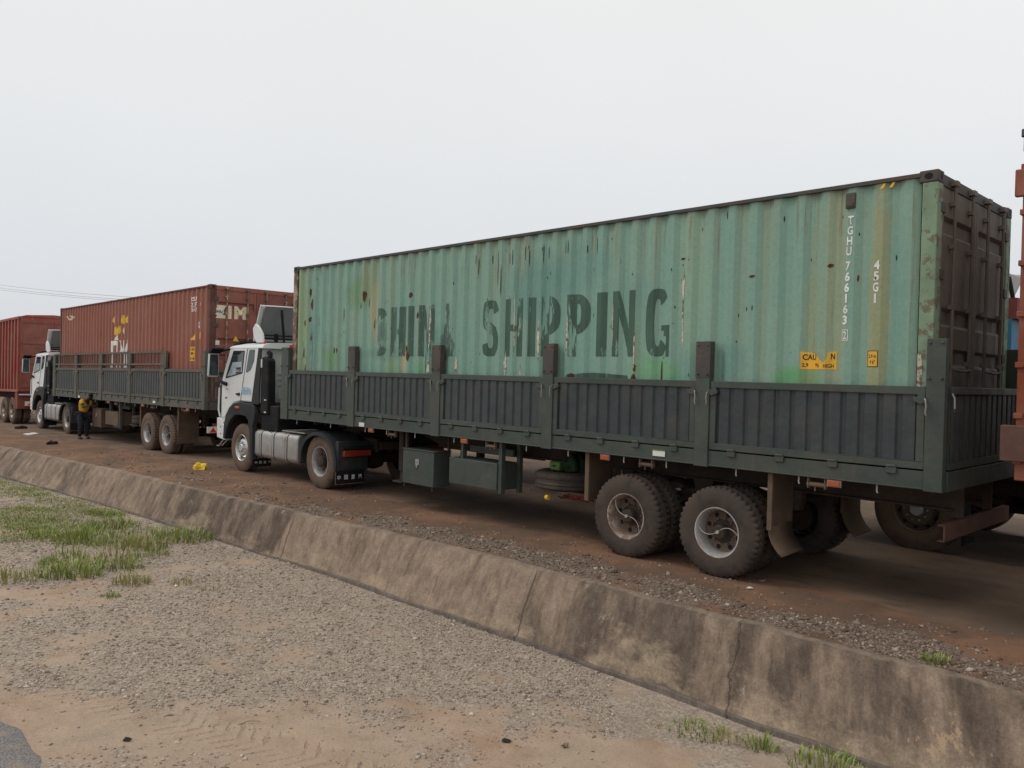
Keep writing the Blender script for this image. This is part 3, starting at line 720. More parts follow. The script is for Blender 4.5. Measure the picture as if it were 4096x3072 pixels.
def make_wheel(parent, x, y, z, side=1, style='trailer', outer=True, lugs=True, rub='rubber', rim='rim', R=.53, name='wheel', rot=0.):
    """side=+1: outer face looks towards -y.  y = outer face plane; part origin at the hub"""
    s = side
    hub = MB()
    if outer:
        if style == 'front':
            hub.lathe([(.0, -.005), (.07, -.005), (.085, .01), (.09, .06), (.12, .07), (.12, .13)], (0, 0, 0), 24)
        elif style == 'drive':
            hub.lathe([(0, .02), (.09, .02), (.105, .03), (.11, .17), (.15, .18), (.15, .23)], (0, 0, 0), 24)
        else:
            hub.lathe([(0, .055), (.07, .055), (.08, .065), (.085, .16), (.14, .17), (.14, .23)], (0, 0, 0), 24)
    else: hub.lathe([(0, .05), (.2, .05), (.2, .25), (0, .25)], (0, 0, 0), 24)
    w = hub.build(name, 'chassis' if style != 'front' else 'rim', parent)
    w.location = (x, y, z); w.rotation_euler = (0, rot, 0 if s > 0 else PI)
    pr, mod = tyre_mesh(R, .285, lugs)
    MB().lathe(pr, (0, 0, 0), 132, mod=mod).build('tyre', rub, w, 0, 35)
    r = MB()
    if style == 'front':
        # convex disc standing proud inside a shallow barrel
        r.lathe([(.288, .03), (.295, .018), (.285, .012), (.275, .02), (.262, .06), (.255, .11), (.235, .115), (.215, .085), (.19, .045), (.15, .028), (.10, .028), (.10, .05)], (0, 0, 0), 48)
    elif outer:
        r.lathe([(.286, .036), (.296, .026), (.292, .016), (.278, .018), (.268, .04), (.256, .07), (.248, .12), (.246, .17)], (0, 0, 0), 48)
        MB().lathe([(.246, .168), (.232, .178), (.19, .176), (.14, .172), (.13, .18)], (0, 0, 0), 48).build('wheel_disc', 'disc', w, 0, 30)
    else:
        r.lathe([(.286, .036), (.292, .02), (.278, .02), (.262, .05), (.25, .12), (.25, .2)], (0, 0, 0), 40)
    r.build('rim', rim, w, 0, 30)
    if outer:
        h = MB(); nh = 10 if style == 'front' else 8
        for k in range(nh):
            a = 2*PI*k/nh+.2; rr = .222 if style == 'front' else .198
            yy = .093 if style == 'front' else .1735
            if style == 'front': h.lathe([(0, -.012), (.024, -.012), (.028, .02)], (rr*math.cos(a), yy, rr*math.sin(a)), 12)
            else: h.lathe([(0, 0), (.029, 0), (.029, .02)], (rr*math.cos(a), yy, rr*math.sin(a)), 12)
        h.build('hand_holes', 'black', w, 0, 30)  # raised black discs whose colour stands in for the shade inside the holes
        nb = MB()
        for k in range(10):
            a = 2*PI*k/10; rr = .135 if style == 'front' else .15; yy = .0 if style == 'front' else .145
            nb.lathe([(0, 0), (.013, 0), (.016, .012), (.016, .035)], (rr*math.cos(a), yy, rr*math.sin(a)), 6)
        nb.build('wheel_nuts', 'steel' if style == 'front' else 'disc', w, 0, 0)
        if style == 'trailer':
            hs = MB()
            for (a0, bul) in ((.5, .5), (3.5, .45), (5.3, -.35)):
                p1 = Vector((.262*math.cos(a0), .045, .262*math.sin(a0))); pp = Vector((-math.sin(a0), 0, math.cos(a0)))
                mid = p1*.55+pp*.13*bul*2+Vector((0, .01, 0))
                pts = [(1-q)**2*Vector((0, .04, 0))+2*q*(1-q)*mid+q*q*p1 for q in [i/12 for i in range(13)]]
                if a0 < 5: hs.tube(pts, .0042, 6)
            hs.tube([(0, .03, 0), (0, .06, 0)], .02, 10)
            hs.build('air_hose', 'hose', w)
    return w

# ------------------------------------------------------------------ container
def letter(ch):
    P = []
    def rect(a, b, c, d): P.append([(a, c), (b, c), (b, d), (a, d)])
    def strip(cx, cy, ro, ri, a0, a1, n=14):
        for i in range(n):
            t0, t1 = math.radians(a0+(a1-a0)*i/n), math.radians(a0+(a1-a0)*(i+1)/n)
            f_ = lambda r, t: (cx+r[0]*math.copysign(abs(math.cos(t))**.8, math.cos(t)), cy+r[1]*math.copysign(abs(math.sin(t))**.8, math.sin(t)))
            P.append([f_(ro, t0), f_(ro, t1), f_(ri, t1), f_(ri, t0)])
    if ch == 'H': rect(0, .36, 0, 1); rect(.64, 1, 0, 1); rect(.36, .64, .44, .55)
    elif ch == 'I': rect(0, 1, 0, 1)
    elif ch == 'N': rect(0, .3, 0, 1); rect(.7, 1, 0, 1); P.append([(.3, 1), (.3, .62), (.7, 0), (.7, .38)])
    elif ch == 'P': rect(0, .38, 0, 1); strip(.38, .68, (.62, .32), (.26, .17), 90, -90)
    elif ch == 'C': strip(.5, .5, (.5, .5), (.11, .35), 42, 318, 22)
    elif ch == 'G': strip(.5, .5, (.5, .5), (.11, .35), 42, 320, 22); P.append([(.62, .46), (1, .46), (1, .0), (.88, 0), (.88, .30), (.74, .30), (.74, .38), (.62, .38)])
    elif ch == 'S': strip(.5, .73, (.5, .27), (.12, .125), 10, 235, 16); strip(.5, .27, (.5, .27), (.12, .125), 55, -170, 16); P.append([(.1796, .4997), (.4231, .6234), (.8204, .5003), (.5769, .3766)])
    elif ch == 'A':
        P.append([(0, 0), (.3, 0), (.5, .72), (.5, 1), (.34, 1)]); P.append([(.5, 1), (.5, .72), (.7, 0), (1, 0), (.66, 1)])
        P.append([(.361, .22), (.639, .22), (.6, .36), (.4, .36)])
    return P
def blotch(cx, cz, rx, rz, n=11, j=.35):
    return [(cx+rx*math.cos(2*PI*k/n)*random.uniform(1-j, 1+j), cz+rz*math.sin(2*PI*k/n)*random.uniform(1-j, 1+j)) for k in range(n)]
def build_container(loc, rot, label, paint, doorm, railm, postm, endpost, red=False, group='shipping containers on the lorries', L_=12.192, H_=2.896):
    c = empty('shipping_container', loc, label, 'container', group, rot)
    W_ = 2.438
    def side(y, sgn):
        xs = [.165]+corr_breaks(.165, L_-.165)+[L_-.165]
        vs = []; fs = []
        zz = [.13, H_-.055]
        for x in xs:
            yy = y+sgn*corr(x)
            for z_ in zz: vs.append((x, yy, z_))
        for i in range(len(xs)-1): fs.append((2*i, 2*i+2, 2*i+3, 2*i+1))
        return MB().add(vs, fs).build('side_panel', paint, c, 0, 0)
    side(0, 1); side(W_, -1)
    for y0 in (0, W_-.06):
        MB().box(.16, L_-.16, y0-.004, y0+.054, H_-.062, H_-.018).build('top_rail', railm, c, .006)
        MB().box(.16, L_-.16, y0+.002, y0+.05, .01, .16).build('bottom_rail', paint, c, .006)
    for x0, x1 in ((0, .15), (L_-.15, L_)):
        for y0, y1 in ((0, .16), (W_-.16, W_)):
            MB().box(x0+.004, x1-.004, y0+.004, y1-.004, .118, H_-.118).build('corner_post', postm if x0 > 1 else endpost, c, .01)
    for x0, x1 in ((0, .178), (L_-.178, L_)):
        for y0, y1 in ((0, .162), (W_-.162, W_)):
            for z0, z1 in ((0, .118), (H_-.118, H_)):
                cc = MB().box(x0, x1, y0, y1, z0, z1).build('corner_casting', 'cdark' if not red else 'cdarkred', c, .012)
                hm = MB(); cx, cz = (x0+x1)/2, (z0+z1)/2; cy = (y0+y1)/2
                ys = y0-.001 if y0 < 1 else y1+.001; dy = .02 if y0 < 1 else -.02
                def slot(px, pz, a, b_): return [(px+a*math.cos(t)*1., pz+b_*math.sin(t)) for t in [k*2*PI/14 for k in range(14)]]
                hm.prism(slot(cx, cz, .04, .032), ys, ys+dy, 'y')
                xs_ = x1+.001 if x0 > 1 else x0-.001; dx = -.02 if x0 > 1 else .02
                hm.prism(slot(cy, cz, .032, .04), xs_, xs_+dx, 'x')
                hm.build('casting_slot', 'black', cc, 0, 0)
    # roof
    vs = []; fs = []; k = 0; x = .06; xs = []
    while x < L_-.06: xs.append(x); x += .07
    xs.append(L_-.06)
    for i, x in enumerate(xs):
        zz = H_-.035+(.018 if (i//2) % 2 else 0)
        vs += [(x, .04, zz), (x, W_-.04, zz)]
    fs = [(2*i, 2*i+2, 2*i+3, 2*i+1) for i in range(len(xs)-1)]
    MB().add(vs, fs).build('roof', paint, c, 0, 0)
    MB().box(.03, L_-.03, .03, W_-.03, .10, .14).build('container_floor', 'chassis', c)
    # front end wall, corrugated
    vs = []; ys = [.155]+[b_ for b_ in corr_breaks(.155, W_-.155)]+[W_-.155]
    for y in ys: vs += [(corr(y)+.02, y, .12), (corr(y)+.02, y, H_-.1)]
    MB().add(vs, [(2*i, 2*i+2, 2*i+3, 2*i+1) for i in range(len(ys)-1)]).build('front_wall', paint, c, 0, 0)
    for z0, z1 in ((.01, .13), (H_-.11, H_-.02)): MB().box(.01, .06, .17, W_-.17, z0, z1).build('end_rail', railm, c, .005)
    # rear: header, sill, two doors with horizontal ribs, lock rods
    MB().box(L_-.07, L_-.012, .16, W_-.16, H_-.13, H_-.015).build('door_header', 'cdark' if not red else 'cred', c, .008)
    MB().box(L_-.07, L_-.012, .16, W_-.16, .01, .14).build('door_sill', doorm, c, .008)
    zs = [.16, .42, .46, .62, .66, .92, .96, 1.12, 1.16, 1.42, 1.46, 1.62, 1.66, H_-.16]
    for y0, y1 in ((.165, W_/2-.006), (W_/2+.006, W_-.165)):
        dv = []; ins = 0
        prof = [(.145, 0)]; z_ = .20
        while z_ < 2.60:
            prof += [(z_, 0), (z_+.035, -.036), (z_+.155, -.036), (z_+.19, 0)]; z_ += .40 if not (1.7 < z_ < 2.2) else .40
            if len(prof) > 16: break
        prof += [(2.30, 0), (2.335, -.036), (2.45, -.036), (2.485, 0)]
        prof.append((H_-.135, 0))
        vs = []
        for z_, d_ in prof: vs += [(L_-.02+d_, y0+.05, z_), (L_-.02+d_, y1-.05, z_)]
        d = MB().add(vs, [(2*i, 2*i+1, 2*i+3, 2*i+2) for i in range(len(prof)-1)])
        d.box(L_-.06, L_-.014, y0, y0+.055, .145, H_-.135); d.box(L_-.06, L_-.014, y1-.055, y1, .145, H_-.135)
        dr = d.build('door', doorm, c, 0, 0)
        for yr in ((y0+.26, y1-.24)):
            rd = MB().tube([(L_+.022, yr, .05), (L_+.022, yr, H_-.06)], .017, 8)
            for zz in (.10, .5, 1.05, 1.6, 2.2, 2.62): rd.box(L_-.014, L_+.03, yr-.04, yr+.04, zz-.022, zz+.022)
            rd.box(L_-.01, L_+.045, yr-.05, yr+.05, H_-.10, H_-.05); rd.box(L_-.01, L_+.045, yr-.05, yr+.05, .03, .08)
            rd.build('lock_rod', doorm if not red else 'rail_brown', dr, 0, 30)
            MB().tube([(L_+.04, yr, .98), (L_+.05, yr+.38*(1 if yr < (y0+y1)/2 else -1), .97)], .012, 6).build('door_handle', 'cdark', dr)
        for zz in (.45, 1.15, 1.9, 2.55):
            ye = y0 if y0 < 1 else y1
            MB().box(L_-.035, L_+.004, ye-.055, ye+.055, zz-.05, zz+.05).build('hinge', 'cdark', dr, .005)
    return c

g = build_container((0, 0, 1.455), (0, 0, 0), 'faded green steel container with worn dark lettering on the nearest dark trailer', 'cgreen', 'cdoor', 'cdark', 'rail_green', 'rail_brown')
ZB = 1.455
LT = [('C', 2.82, 3.24, 1), ('H', 3.36, 3.75, 1), ('I', 3.86, 3.98, 1), ('N', 4.15, 4.53, 1), ('A', 4.70, 5.04, 1),
      ('S', 5.71, 6.09, 0), ('H', 6.20, 6.60, 0), ('I', 6.70, 6.85, 0), ('P', 6.97, 7.31, 0), ('P', 7.46, 7.86, 0), ('I', 7.99, 8.14, 0), ('N', 8.25, 8.62, 0), ('G', 8.77, 9.15, 0)]
for ch, a, b_, worn in LT:
    z0, z1 = 2.548-ZB, 3.395-ZB
    poly_conform('lettering', [[(a+(b_-a)*px, z0+(z1-z0)*pz) for px, pz in p] for p in letter(ch)], 'ltrw' if worn else 'ltr', g, .003)
poly_conform('lettering', [blotch(3.04, 1.50, .17, .34, 16, .12), blotch(4.87, 1.28, .17, .22, 14, .2), blotch(3.66, 1.55, .07, .3, 12, .2), blotch(.72, 1.3, .09, .55, 16, .3)], 'smear', g, .002)
# half-hidden lower lettering edge just above the side boards
poly_conform('lettering', [[(7.42, .78), (8.55, .78), (8.5, .85), (7.95, .88), (7.5, .85)]], 'ltr', g, .003)
for k, ch in enumerate('TGHU'):
    text_on('lettering', ch, .2, (11.355-.004*k, 0, 3.957-ZB-k*.1065), 'letterwhite', g, bold=.006, w=.058, h=.088, conform=.003)
for k, ch in enumerate('766163'):
    text_on('lettering', ch, .2, (11.338-.004*k, 0, 3.487-ZB-k*.1115), 'letterwhite', g, bold=.006, w=.055 if ch != '1' else .022, h=.092, conform=.003)
text_on('lettering', '2', .2, (11.322, 0, 2.772-ZB), 'letterwhite', g, bold=.004, w=.04, h=.085, conform=.003)
x0, x1, z0, z1 = 11.288, 11.358, 2.715-ZB, 2.830-ZB; t = .006
poly_conform('lettering', [[(x0, z0), (x1, z0), (x1, z0+t), (x0, z0+t)], [(x0, z1-t), (x1, z1-t), (x1, z1), (x0, z1)], [(x0, z0+t), (x0+t, z0+t), (x0+t, z1-t), (x0, z1-t)], [(x1-t, z0+t), (x1, z0+t), (x1, z1-t), (x1-t, z1-t)]], 'letterwhite', g, .003)
for k, ch in enumerate('45G1'):
    text_on('lettering', ch, .2, (11.632-.003*k, 0, 3.475-ZB-k*.112), 'letterwhite', g, bold=.006, w=.055 if ch != '1' else .022, h=.095, conform=.003)
# caution sticker, torn along its upper right
poly_conform('sticker', [[(10.85, 2.415-ZB), (11.235, 2.415-ZB), (11.235, 2.605-ZB), (11.15, 2.60-ZB), (11.135, 2.52-ZB), (11.10, 2.485-ZB), (11.03, 2.56-ZB), (10.96, 2.595-ZB), (10.90, 2.60-ZB), (10.85, 2.606-ZB)]], 'stickery', g, .003)
for s_, x_, z_, w_, h_ in (('CAU', 10.945, 2.545, .15, .062), ('N', 11.195, 2.552, .04, .062), ('2,9', 10.895, 2.458, .062, .045), ('9\u00bd', 11.035, 2.458, .05, .045), ('HIGH', 11.155, 2.452, .10, .045)):
    text_on('lettering', s_, .2, (x_, 0, z_-ZB), 'ink', g, bold=.004, w=w_, h=h_, conform=.0045)
poly_conform('sticker', [[(11.556, 2.446-ZB), (11.67, 2.446-ZB), (11.67, 2.611-ZB), (11.556, 2.611-ZB)]], 'ink', g, .003)
poly_conform('sticker', [[(11.563, 2.453-ZB), (11.663, 2.453-ZB), (11.663, 2.604-ZB), (11.563, 2.604-ZB)]], 'stickery', g, .0045)
text_on('lettering', '2.9 m', .2, (11.613, 0, 2.555-ZB), 'ink', g, bold=.003, w=.08, h=.034, conform=.006)
text_on('lettering', "9' 6\"", .2, (11.613, 0, 2.495-ZB), 'ink', g, bold=.003, w=.055, h=.036, conform=.006)
# vent box below the top rail, hazard stripes on the rail end
vb = MB().box(11.30, 11.40, -.012, .02, 4.075-ZB, 4.235-ZB).box(11.315, 11.385, -.02, 0, 4.09-ZB, 4.14-ZB).build('vent', 'cdark', g, .008)
for k in range(4):
    xx = 11.64+k*.045
    if k % 2 == 0: MB().add([(xx, .008, 4.235-ZB), (xx+.03, .008, 4.235-ZB), (xx+.06, .008, 4.283-ZB), (xx+.03, .008, 4.283-ZB)], [(0, 1, 2, 3)]).build('hazard_stripe', 'stickery', g, 0, 0)
# rust blisters, scratches and peeled paint
rl = []; dl = []; pl = []
for cx, cz, rx_, rz_ in ((.62, 2.35, .03, .09), (.68, 2.1, .05, .10), (.45, 1.75, .05, .07), (.63, 1.82, .04, .06), (.66, 1.45, .025, .05), (.33, .55, .05, .12), (.52, .75, .03, .15), (.4, 1.15, .03, .1),
                         (2.52, 2.18, .05, .10), (2.42, 2.0, .03, .06), (2.66, 2.05, .03, .1), (1.87, 1.85, .02, .14), (1.52, 1.2, .03, .05), (1.66, 1.2, .02, .05), (1.42, .62, .045, .06), (1.42, .45, .035, .05), (1.65, .6, .03, .06),
                         (3.9, 2.12, .035, .05), (4.12, 1.78, .03, .05), (3.28, .55, .035, .11), (3.3, .42, .03, .05), (3.82, 1.22, .05, .05), (3.86, 1.1, .04, .1), (3.98, .45, .04, .06), (3.95, .6, .03, .05), (4.33, .95, .02, .25),
                         (8.62, .82, .04, .05), (8.63, .95, .02, .05), (8.9, .75, .03, .06), (9.03, .85, .015, .15), (7.55, .83, .05, .03), (10.25, 2.0, .035, .016), (11.15, 2.05, .03, .02), (9.9, 2.74, .01, .05),
                         (6.05, 2.4, .010, .26), (6.12, 2.2, .009, .22), (5.6, 2.45, .007, .14), (9.3, 2.28, .03, .014), (11.44, 1.9, .008, .04)):
    rl.append(blotch(cx, cz, rx_, rz_))
for _ in range(90):
    cx = random.uniform(.3, 11.9); cz = random.uniform(.5, 2.7)
    dl.append(blotch(cx, cz, random.uniform(.004, .008), random.uniform(.008, .035), 6))
for cx in (5.55, 5.9, 6.28, 6.36, 6.62, 6.70, 6.98, 7.06, 7.38, 7.45, 7.8, 7.95): dl.append(blotch(cx, 2.55+random.uniform(-.05, .05), .007, random.uniform(.06, .17), 8, .3))
for cx, cz, rx_, rz_ in ((4.45, 1.5, .02, .35), (4.43, .85, .025, .2), (6.22, .95, .03, .15), (6.55, .8, .035, .22), (6.42, 1.55, .012, .45), (6.93, 1.3, .02, .3), (7.47, 1.4, .012, .35), (9.32, 1.9, .02, .25), (9.33, 1.35, .018, .13), (9.32, 1.6, .01, .2), (8.26, 1.45, .01, .3), (8.62, 1.2, .01, .2), (5.1, .95, .03, .15)):
    pl.append(blotch(cx, cz, rx_, rz_, 17, .55))
poly_conform('rust_marks', rl, 'rustmark', g, .0036)
poly_conform('paint_scratches', dl, 'darkmark', g, .0042)
poly_conform('peeled_paint', pl, 'peel', g, .0048)
MB().add([(12.05, -.001, z_) if i % 2 == 0 else (12.09+random.uniform(-.03, .06), -.001, z_) for i, z_ in enumerate([.55, .55, .7, .7, .85, .85, 1.0, 1.0, 1.12, 1.12])], [(0, 1, 3, 2), (2, 3, 5, 4), (4, 5, 7, 6), (6, 7, 9, 8)]).build('peeled_paint', 'peel', g, 0, 0)

# ------------------------------------------------------------------ semi trailer
def build_trailer(loc, rot, label, fr='frame', pa='panel', st='stake', ext=False, dusty=False, group='flatbed trailers with drop-side boards'):
    t = empty('semi_trailer', loc, label, 'trailer', group, rot)
    posts = [(-.25, .03), (2.215, 2.43), (4.655, 4.865), (7.125, 7.32), (9.612, 9.80), (12.165, 12.337)]
    X0, X1 = -.25, 12.337; YN, YF = -.08, 2.518
    for (ya, yb_, s) in ((YN, YN+.05, 1), (YF, YF-.05, -1)):
        y0, y1 = min(ya, yb_), max(ya, yb_)
        # side rail
        MB().box(X0+.01, X1-.01, y0+.012 if s > 0 else y0-.06, y1+.06 if s > 0 else y1-.012, 1.275, 1.452).box(X0+.01, X1-.01, y0 if s > 0 else y1, (y0+.03) if s > 0 else y1-.03, 1.275, 1.29).build('side_rail', fr, t, .004)
        for i, (a, b_) in enumerate(posts):
            top = 2.72; pf = y0-.012 if s > 0 else y0-.03; pb = y1+.03 if s > 0 else y1+.012
            mm = fr if i in (0, 5) else st
            pm = MB().box(a, b_, pf, pb, 1.262, top)
            if s > 0:
                for xx in (a+.03, b_-.03): pm.lathe([(0, -.014), (.014, -.014), (.016, 0)], (xx, pf, top-.04), 8); pm.lathe([(0, -.03), (.014, -.03), (.014, 0)], (xx, pf, 2.34), 6)
            po = pm.build('stake_post', fr, t, .006)
            if mm == st:  # unpainted upper sleeve
                MB().box(a-.003, b_+.003, pf-.003, pb+.003, 2.30, top+.003).build('stake_sleeve', st, po, .004)
            if s > 0:
                for xx in ([a-.0, b_+.0] if 0 < i < 5 else [b_ if i == 0 else a]):
                    sg_ = -1 if xx < (a+b_)/2 else 1
                    lm = MB().tube([(xx-sg_*.0, pf-.012, 2.145), (xx-sg_*.012, pf-.03, 2.13), (xx-sg_*.02, pf-.034, 2.07), (xx-sg_*.012, pf-.03, 2.01), (xx-sg_*.02, pf-.024, 1.985)], .0085, 6)
                    lo_ = lm.build('latch', 'galv', po)
                    MB().prism([(xx-sg_*.0, 2.16), (xx+sg_*.11, 2.16), (xx+sg_*.11, 2.12), (xx+sg_*.03, 2.09), (xx-sg_*.0, 2.11)], pf-.012, pf+.03).build('latch_bracket', fr, lo_, .004)
        for i in range(5):
            a, b_ = posts[i][1]+.006, posts[i+1][0]-.006
            z0, z1 = 1.468, 2.262
            fo = .012 if s > 0 else -.012
            ff = y0+.004 if s > 0 else y1-.004; fb = ff+.045*s
            fm = MB()
            w_ = .075
            for (xa, xb, za, zb) in ((a, b_, z0, z0+w_), (a, b_, z1-w_, z1), (a, a+w_, z0+w_, z1-w_), (b_-w_, b_, z0+w_, z1-w_)):
                fm.box(xa, xb, min(ff, fb), max(ff, fb), za, zb)
            board = fm.build('side_board', fr, t, .004)
            # corrugated sheet in the frame
            xs = []; px = a+w_-.004; pitch = .178; n_ = max(4, round((b_-a-2*w_)/pitch)); pitch = (b_-a-2*w_+.008)/n_
            for k in range(n_):
                q = px+k*pitch
                xs += [(q, .036), (q+pitch*.16, .036), (q+pitch*.24, .016), (q+pitch*.88, .016), (q+pitch*.96, .036)]
            xs.append((px+n_*pitch, .036))
            vs = []
            for x_, d_ in xs: vs += [(x_, ff+s*d_, z0+w_-.004), (x_, ff+s*d_, z1-w_+.004)]
            MB().add(vs, [(2*k, 2*k+2, 2*k+3, 2*k+1) for k in range(len(xs)-1)]).build('corrugated_sheet', pa, board, 0, 0)
            if s > 0:
                nh = 4; L__ = b_-a
                for k in range(nh):
                    xc = a+L__*(k+.5)/nh
                    hm = MB().box(xc-.05, xc+.05, ff-.016, ff+.01, 1.405, 1.475).tube([(xc-.045, ff-.012, 1.478), (xc+.045, ff-.012, 1.478)], .014, 8)
                    hm.build('board_hinge', fr, board, .006)
        if ext and s > 0:
            for i in range(4):
                a, b_ = posts[i][1]+.004, posts[i+1][0]-.004
                rm = MB().tube([(a, YN+.01, 2.375), (b_, YN+.01, 2.375)], .028, 8).box(a, b_, YN-.012, YN+.03, 2.69, 2.745)
                nb = 9
                for k in range(nb+1):
                    xx = a+.03+(b_-a-.06)*k/nb; rm.box(xx-.012, xx+.012, YN, YN+.024, 2.40, 2.69)
                rm.build('extension_rail', fr, t, .003)
            MB().box(posts[4][1]+.002, posts[4][1]+.11, YN-.014, YN+.05, 2.28, 2.74).build('extension_post', fr, t, .006)
    # deck, chassis beams, cross members
    MB().box(X0, X1-.02, YN+.07, YF-.07, 1.405, 1.45).build('deck', 'chassis', t)
    ch = MB()
    for yc in (.75, 1.68):
        ch.prism([(X0+.2, 1.40), (X1-.15, 1.40), (X1-.15, 1.02), (3.9, 1.02), (3.2, 1.22), (X0+.2, 1.24)], yc-.012, yc+.012)
        ch.box(X0+.2, X1-.15, yc-.07, yc+.07, 1.385, 1.405); ch.box(3.9, X1-.15, yc-.07, yc+.07, 1.0, 1.02)
    for k in range(24):
        xx = X0+.25+k*.53; ch.box(xx, xx+.05, YN+.06, YF-.06, 1.29, 1.40)
    ch.box(.7, 1.7, .7, 1.73, 1.14, 1.24)
    ch.build('chassis_frame', 'chassis', t, 0, 0)
    # headboard + tail board
    MB().box(X0-.02, X0+.03, .05, 2.39, 1.30, 2.25).build('headboard', pa, t, .005)
    tb = MB().box(X1-.035, X1+.01, .06, 2.38, 1.47, 1.54).box(X1-.035, X1+.01, .06, 2.38, 2.19, 2.262).box(X1-.035, X1+.01, .06, .13, 1.54, 2.19).box(X1-.035, X1+.01, 2.31, 2.38, 1.54, 2.19)
    tbo = tb.build('tail_board', fr, t, .004)
    vs = []; n_ = 12; p_ = 2.18/n_
    for k in range(n_):
        q = .13+k*p_
        for yy, d_ in ((q, .03), (q+p_*.16, .03), (q+p_*.24, .012), (q+p_*.9, .012)): vs += [(X1-d_, yy, 1.53), (X1-d_, yy, 2.2)]
    vs += [(X1-.03, 2.31, 1.53), (X1-.03, 2.31, 2.2)]
    MB().add(vs, [(2*k, 2*k+2, 2*k+3, 2*k+1) for k in range(len(vs)//2-1)]).build('corrugated_sheet', pa, tbo, 0, 0)
    MB().tube([(X1+.012, .08, 2.20), (X1+.035, .06, 2.16), (X1+.04, .06, 2.06), (X1+.03, .08, 2.03)], .011, 6).build('latch', 'galv', tbo)
    MB().box(X1-.12, X1+.006, .04, 2.40, 1.262, 1.455).build('rear_rail', fr, t, .005)
    # underrun bumper (C channel) with hangers
    ub = MB().box(12.285, 12.295, .15, 2.29, .765, .925).box(12.23, 12.285, .15, 2.29, .917, .925).box(12.23, 12.285, .15, 2.29, .765, .773)
    ub.build('underrun_bumper', 'dustybrown' if dusty else 'chassis_rust', t)
    for yc in (.75, 1.68): MB().prism([(11.9, 1.02), (12.187, 1.26), (12.28, 1.26), (12.28, .93), (12.22, .93)], yc-.02, yc+.02).build('bumper_hanger', 'chassis', t)
    # marker lamps, winches, tie pins
    for xx in (2.95, 5.46, 8.255, 11.293):
        lp = MB().box(xx-.065, xx+.065, YN+.0, YN+.03, 1.205, 1.265).build('marker_lamp', 'orange', t, .006)
        MB().box(xx-.075, xx+.075, YN+.012, YN+.036, 1.198, 1.272).build('lamp_frame', 'galv', lp, .003)
    for xx in (3.55, 6.05, 8.9, 11.1):
        MB().tube([(xx-.11, YN+.05, 1.20), (xx+.11, YN+.05, 1.20)], .026, 12).box(xx-.10, xx-.085, YN+.02, YN+.08, 1.16, 1.29).box(xx+.085, xx+.10, YN+.02, YN+.08, 1.16, 1.29).tube([(xx-.02, YN+.05, 1.20), (xx-.02, YN+.04, 1.13)], .008, 6).build('winch', 'dustybrown', t, .003)
    pn = MB()
    for xx in (.35, 1.6, 2.75, 3.4, 4.2, 5.2, 5.95, 6.8, 7.6, 8.55, 9.2, 10.15, 10.9, 11.72):
        pn.tube([(xx, YN+.04, 1.28), (xx, YN+.035, 1.21), (xx+.012, YN+.03, 1.19)], .009, 6)
    pn.build('tie_pins', 'galv', t)
    # tool boxes
    b1 = MB().box(3.85, 4.68, -.02, .34, .415, .985).box(3.835, 4.70, -.035, .345, .985, 1.0).build('tool_box', fr if not dusty else 'dustybrown', t, .008)
    MB().box(4.20, 4.30, -.03, -.018, .74, .84).box(4.23, 4.27, -.04, -.025, .70, .76).build('latch', 'galv', b1, .004)
    MB().box(3.87, 3.90, -.01, .03, .35, .42).box(4.62, 4.65, -.01, .03, .35, .42).box(3.86, 3.90, .02, .06, 1.0, 1.28).box(4.63, 4.67, .3, .34, 1.0, 1.28).build('box_hanger', 'chassis', b1)
    MB().box(5.07, 6.17, -.02, .40, .545, .95).build('battery_box', fr if not dusty else 'dustybrown', t, .008)
    MB().box(5.30, 5.35, .02, .07, .95, 1.28).box(6.18, 6.25, .0, .08, .50, 1.28).box(6.18, 6.25, .38, .45, .49, 1.28).box(5.2, 6.18, .30, .34, 1.03, 1.14).build('box_frame', fr, t, .004)
    # landing gear
    for yy in (.30, 2.12):
        MB().box(3.38, 3.50, yy-.06, yy+.06, .55, 1.30).box(3.40, 3.48, yy-.04, yy+.04, .38, .55).box(3.30, 3.58, yy-.13, yy+.13, .35, .38).build('landing_leg', 'chassis', t, .006)
    MB().tube([(3.44, .3, .95), (3.44, 2.12, .95)], .03, 8).build('landing_brace', 'chassis', t)
    # wheels: two axles with twin tyres
    for xa, rimn, rub in ((8.603, 'rimdust' if not dusty else 'rim', 'rubber'), (9.923, 'rim', 'rubber')):
        for s, yo, yi in ((1, -.07, .25), (-1, 2.508, 2.188)):
            make_wheel(t, xa, yo, .515, s, 'trailer', True, True, rub if not dusty else 'rubberd', rimn, rot=random.uniform(0, 2) if xa < 9 else .5)
            make_wheel(t, xa, yi, .515, s, 'trailer', False, True, rub if not dusty else 'rubberd', rimn)
        MB().box(xa-.07, xa+.07, .3, 2.14, .44, .58).box(xa-.06, xa+.06, .68, .82, .58, 1.0).box(xa-.06, xa+.06, 1.61, 1.75, .58, 1.0).build('axle', 'chassis', t, .01)
    for yc in (.75, 1.68):
        MB().tube([(8.05, yc, .86), (8.3, yc, .80), (8.6, yc, .70), (8.9, yc, .78), (9.26, yc, .88), (9.6, yc, .78), (9.92, yc, .70), (10.25, yc, .80), (10.5, yc, .86)], .045, 6).build('leaf_spring', 'chassis', t)
        MB().prism([(7.95, 1.02), (8.15, 1.02), (8.1, .78), (8.0, .78)], yc-.06, yc+.06).prism([(9.1, 1.02), (9.42, 1.02), (9.33, .80), (9.18, .80)], yc-.06, yc+.06).prism([(10.4, 1.02), (10.6, 1.02), (10.55, .78), (10.45, .78)], yc-.06, yc+.06).build('spring_hanger', 'chassis', t)
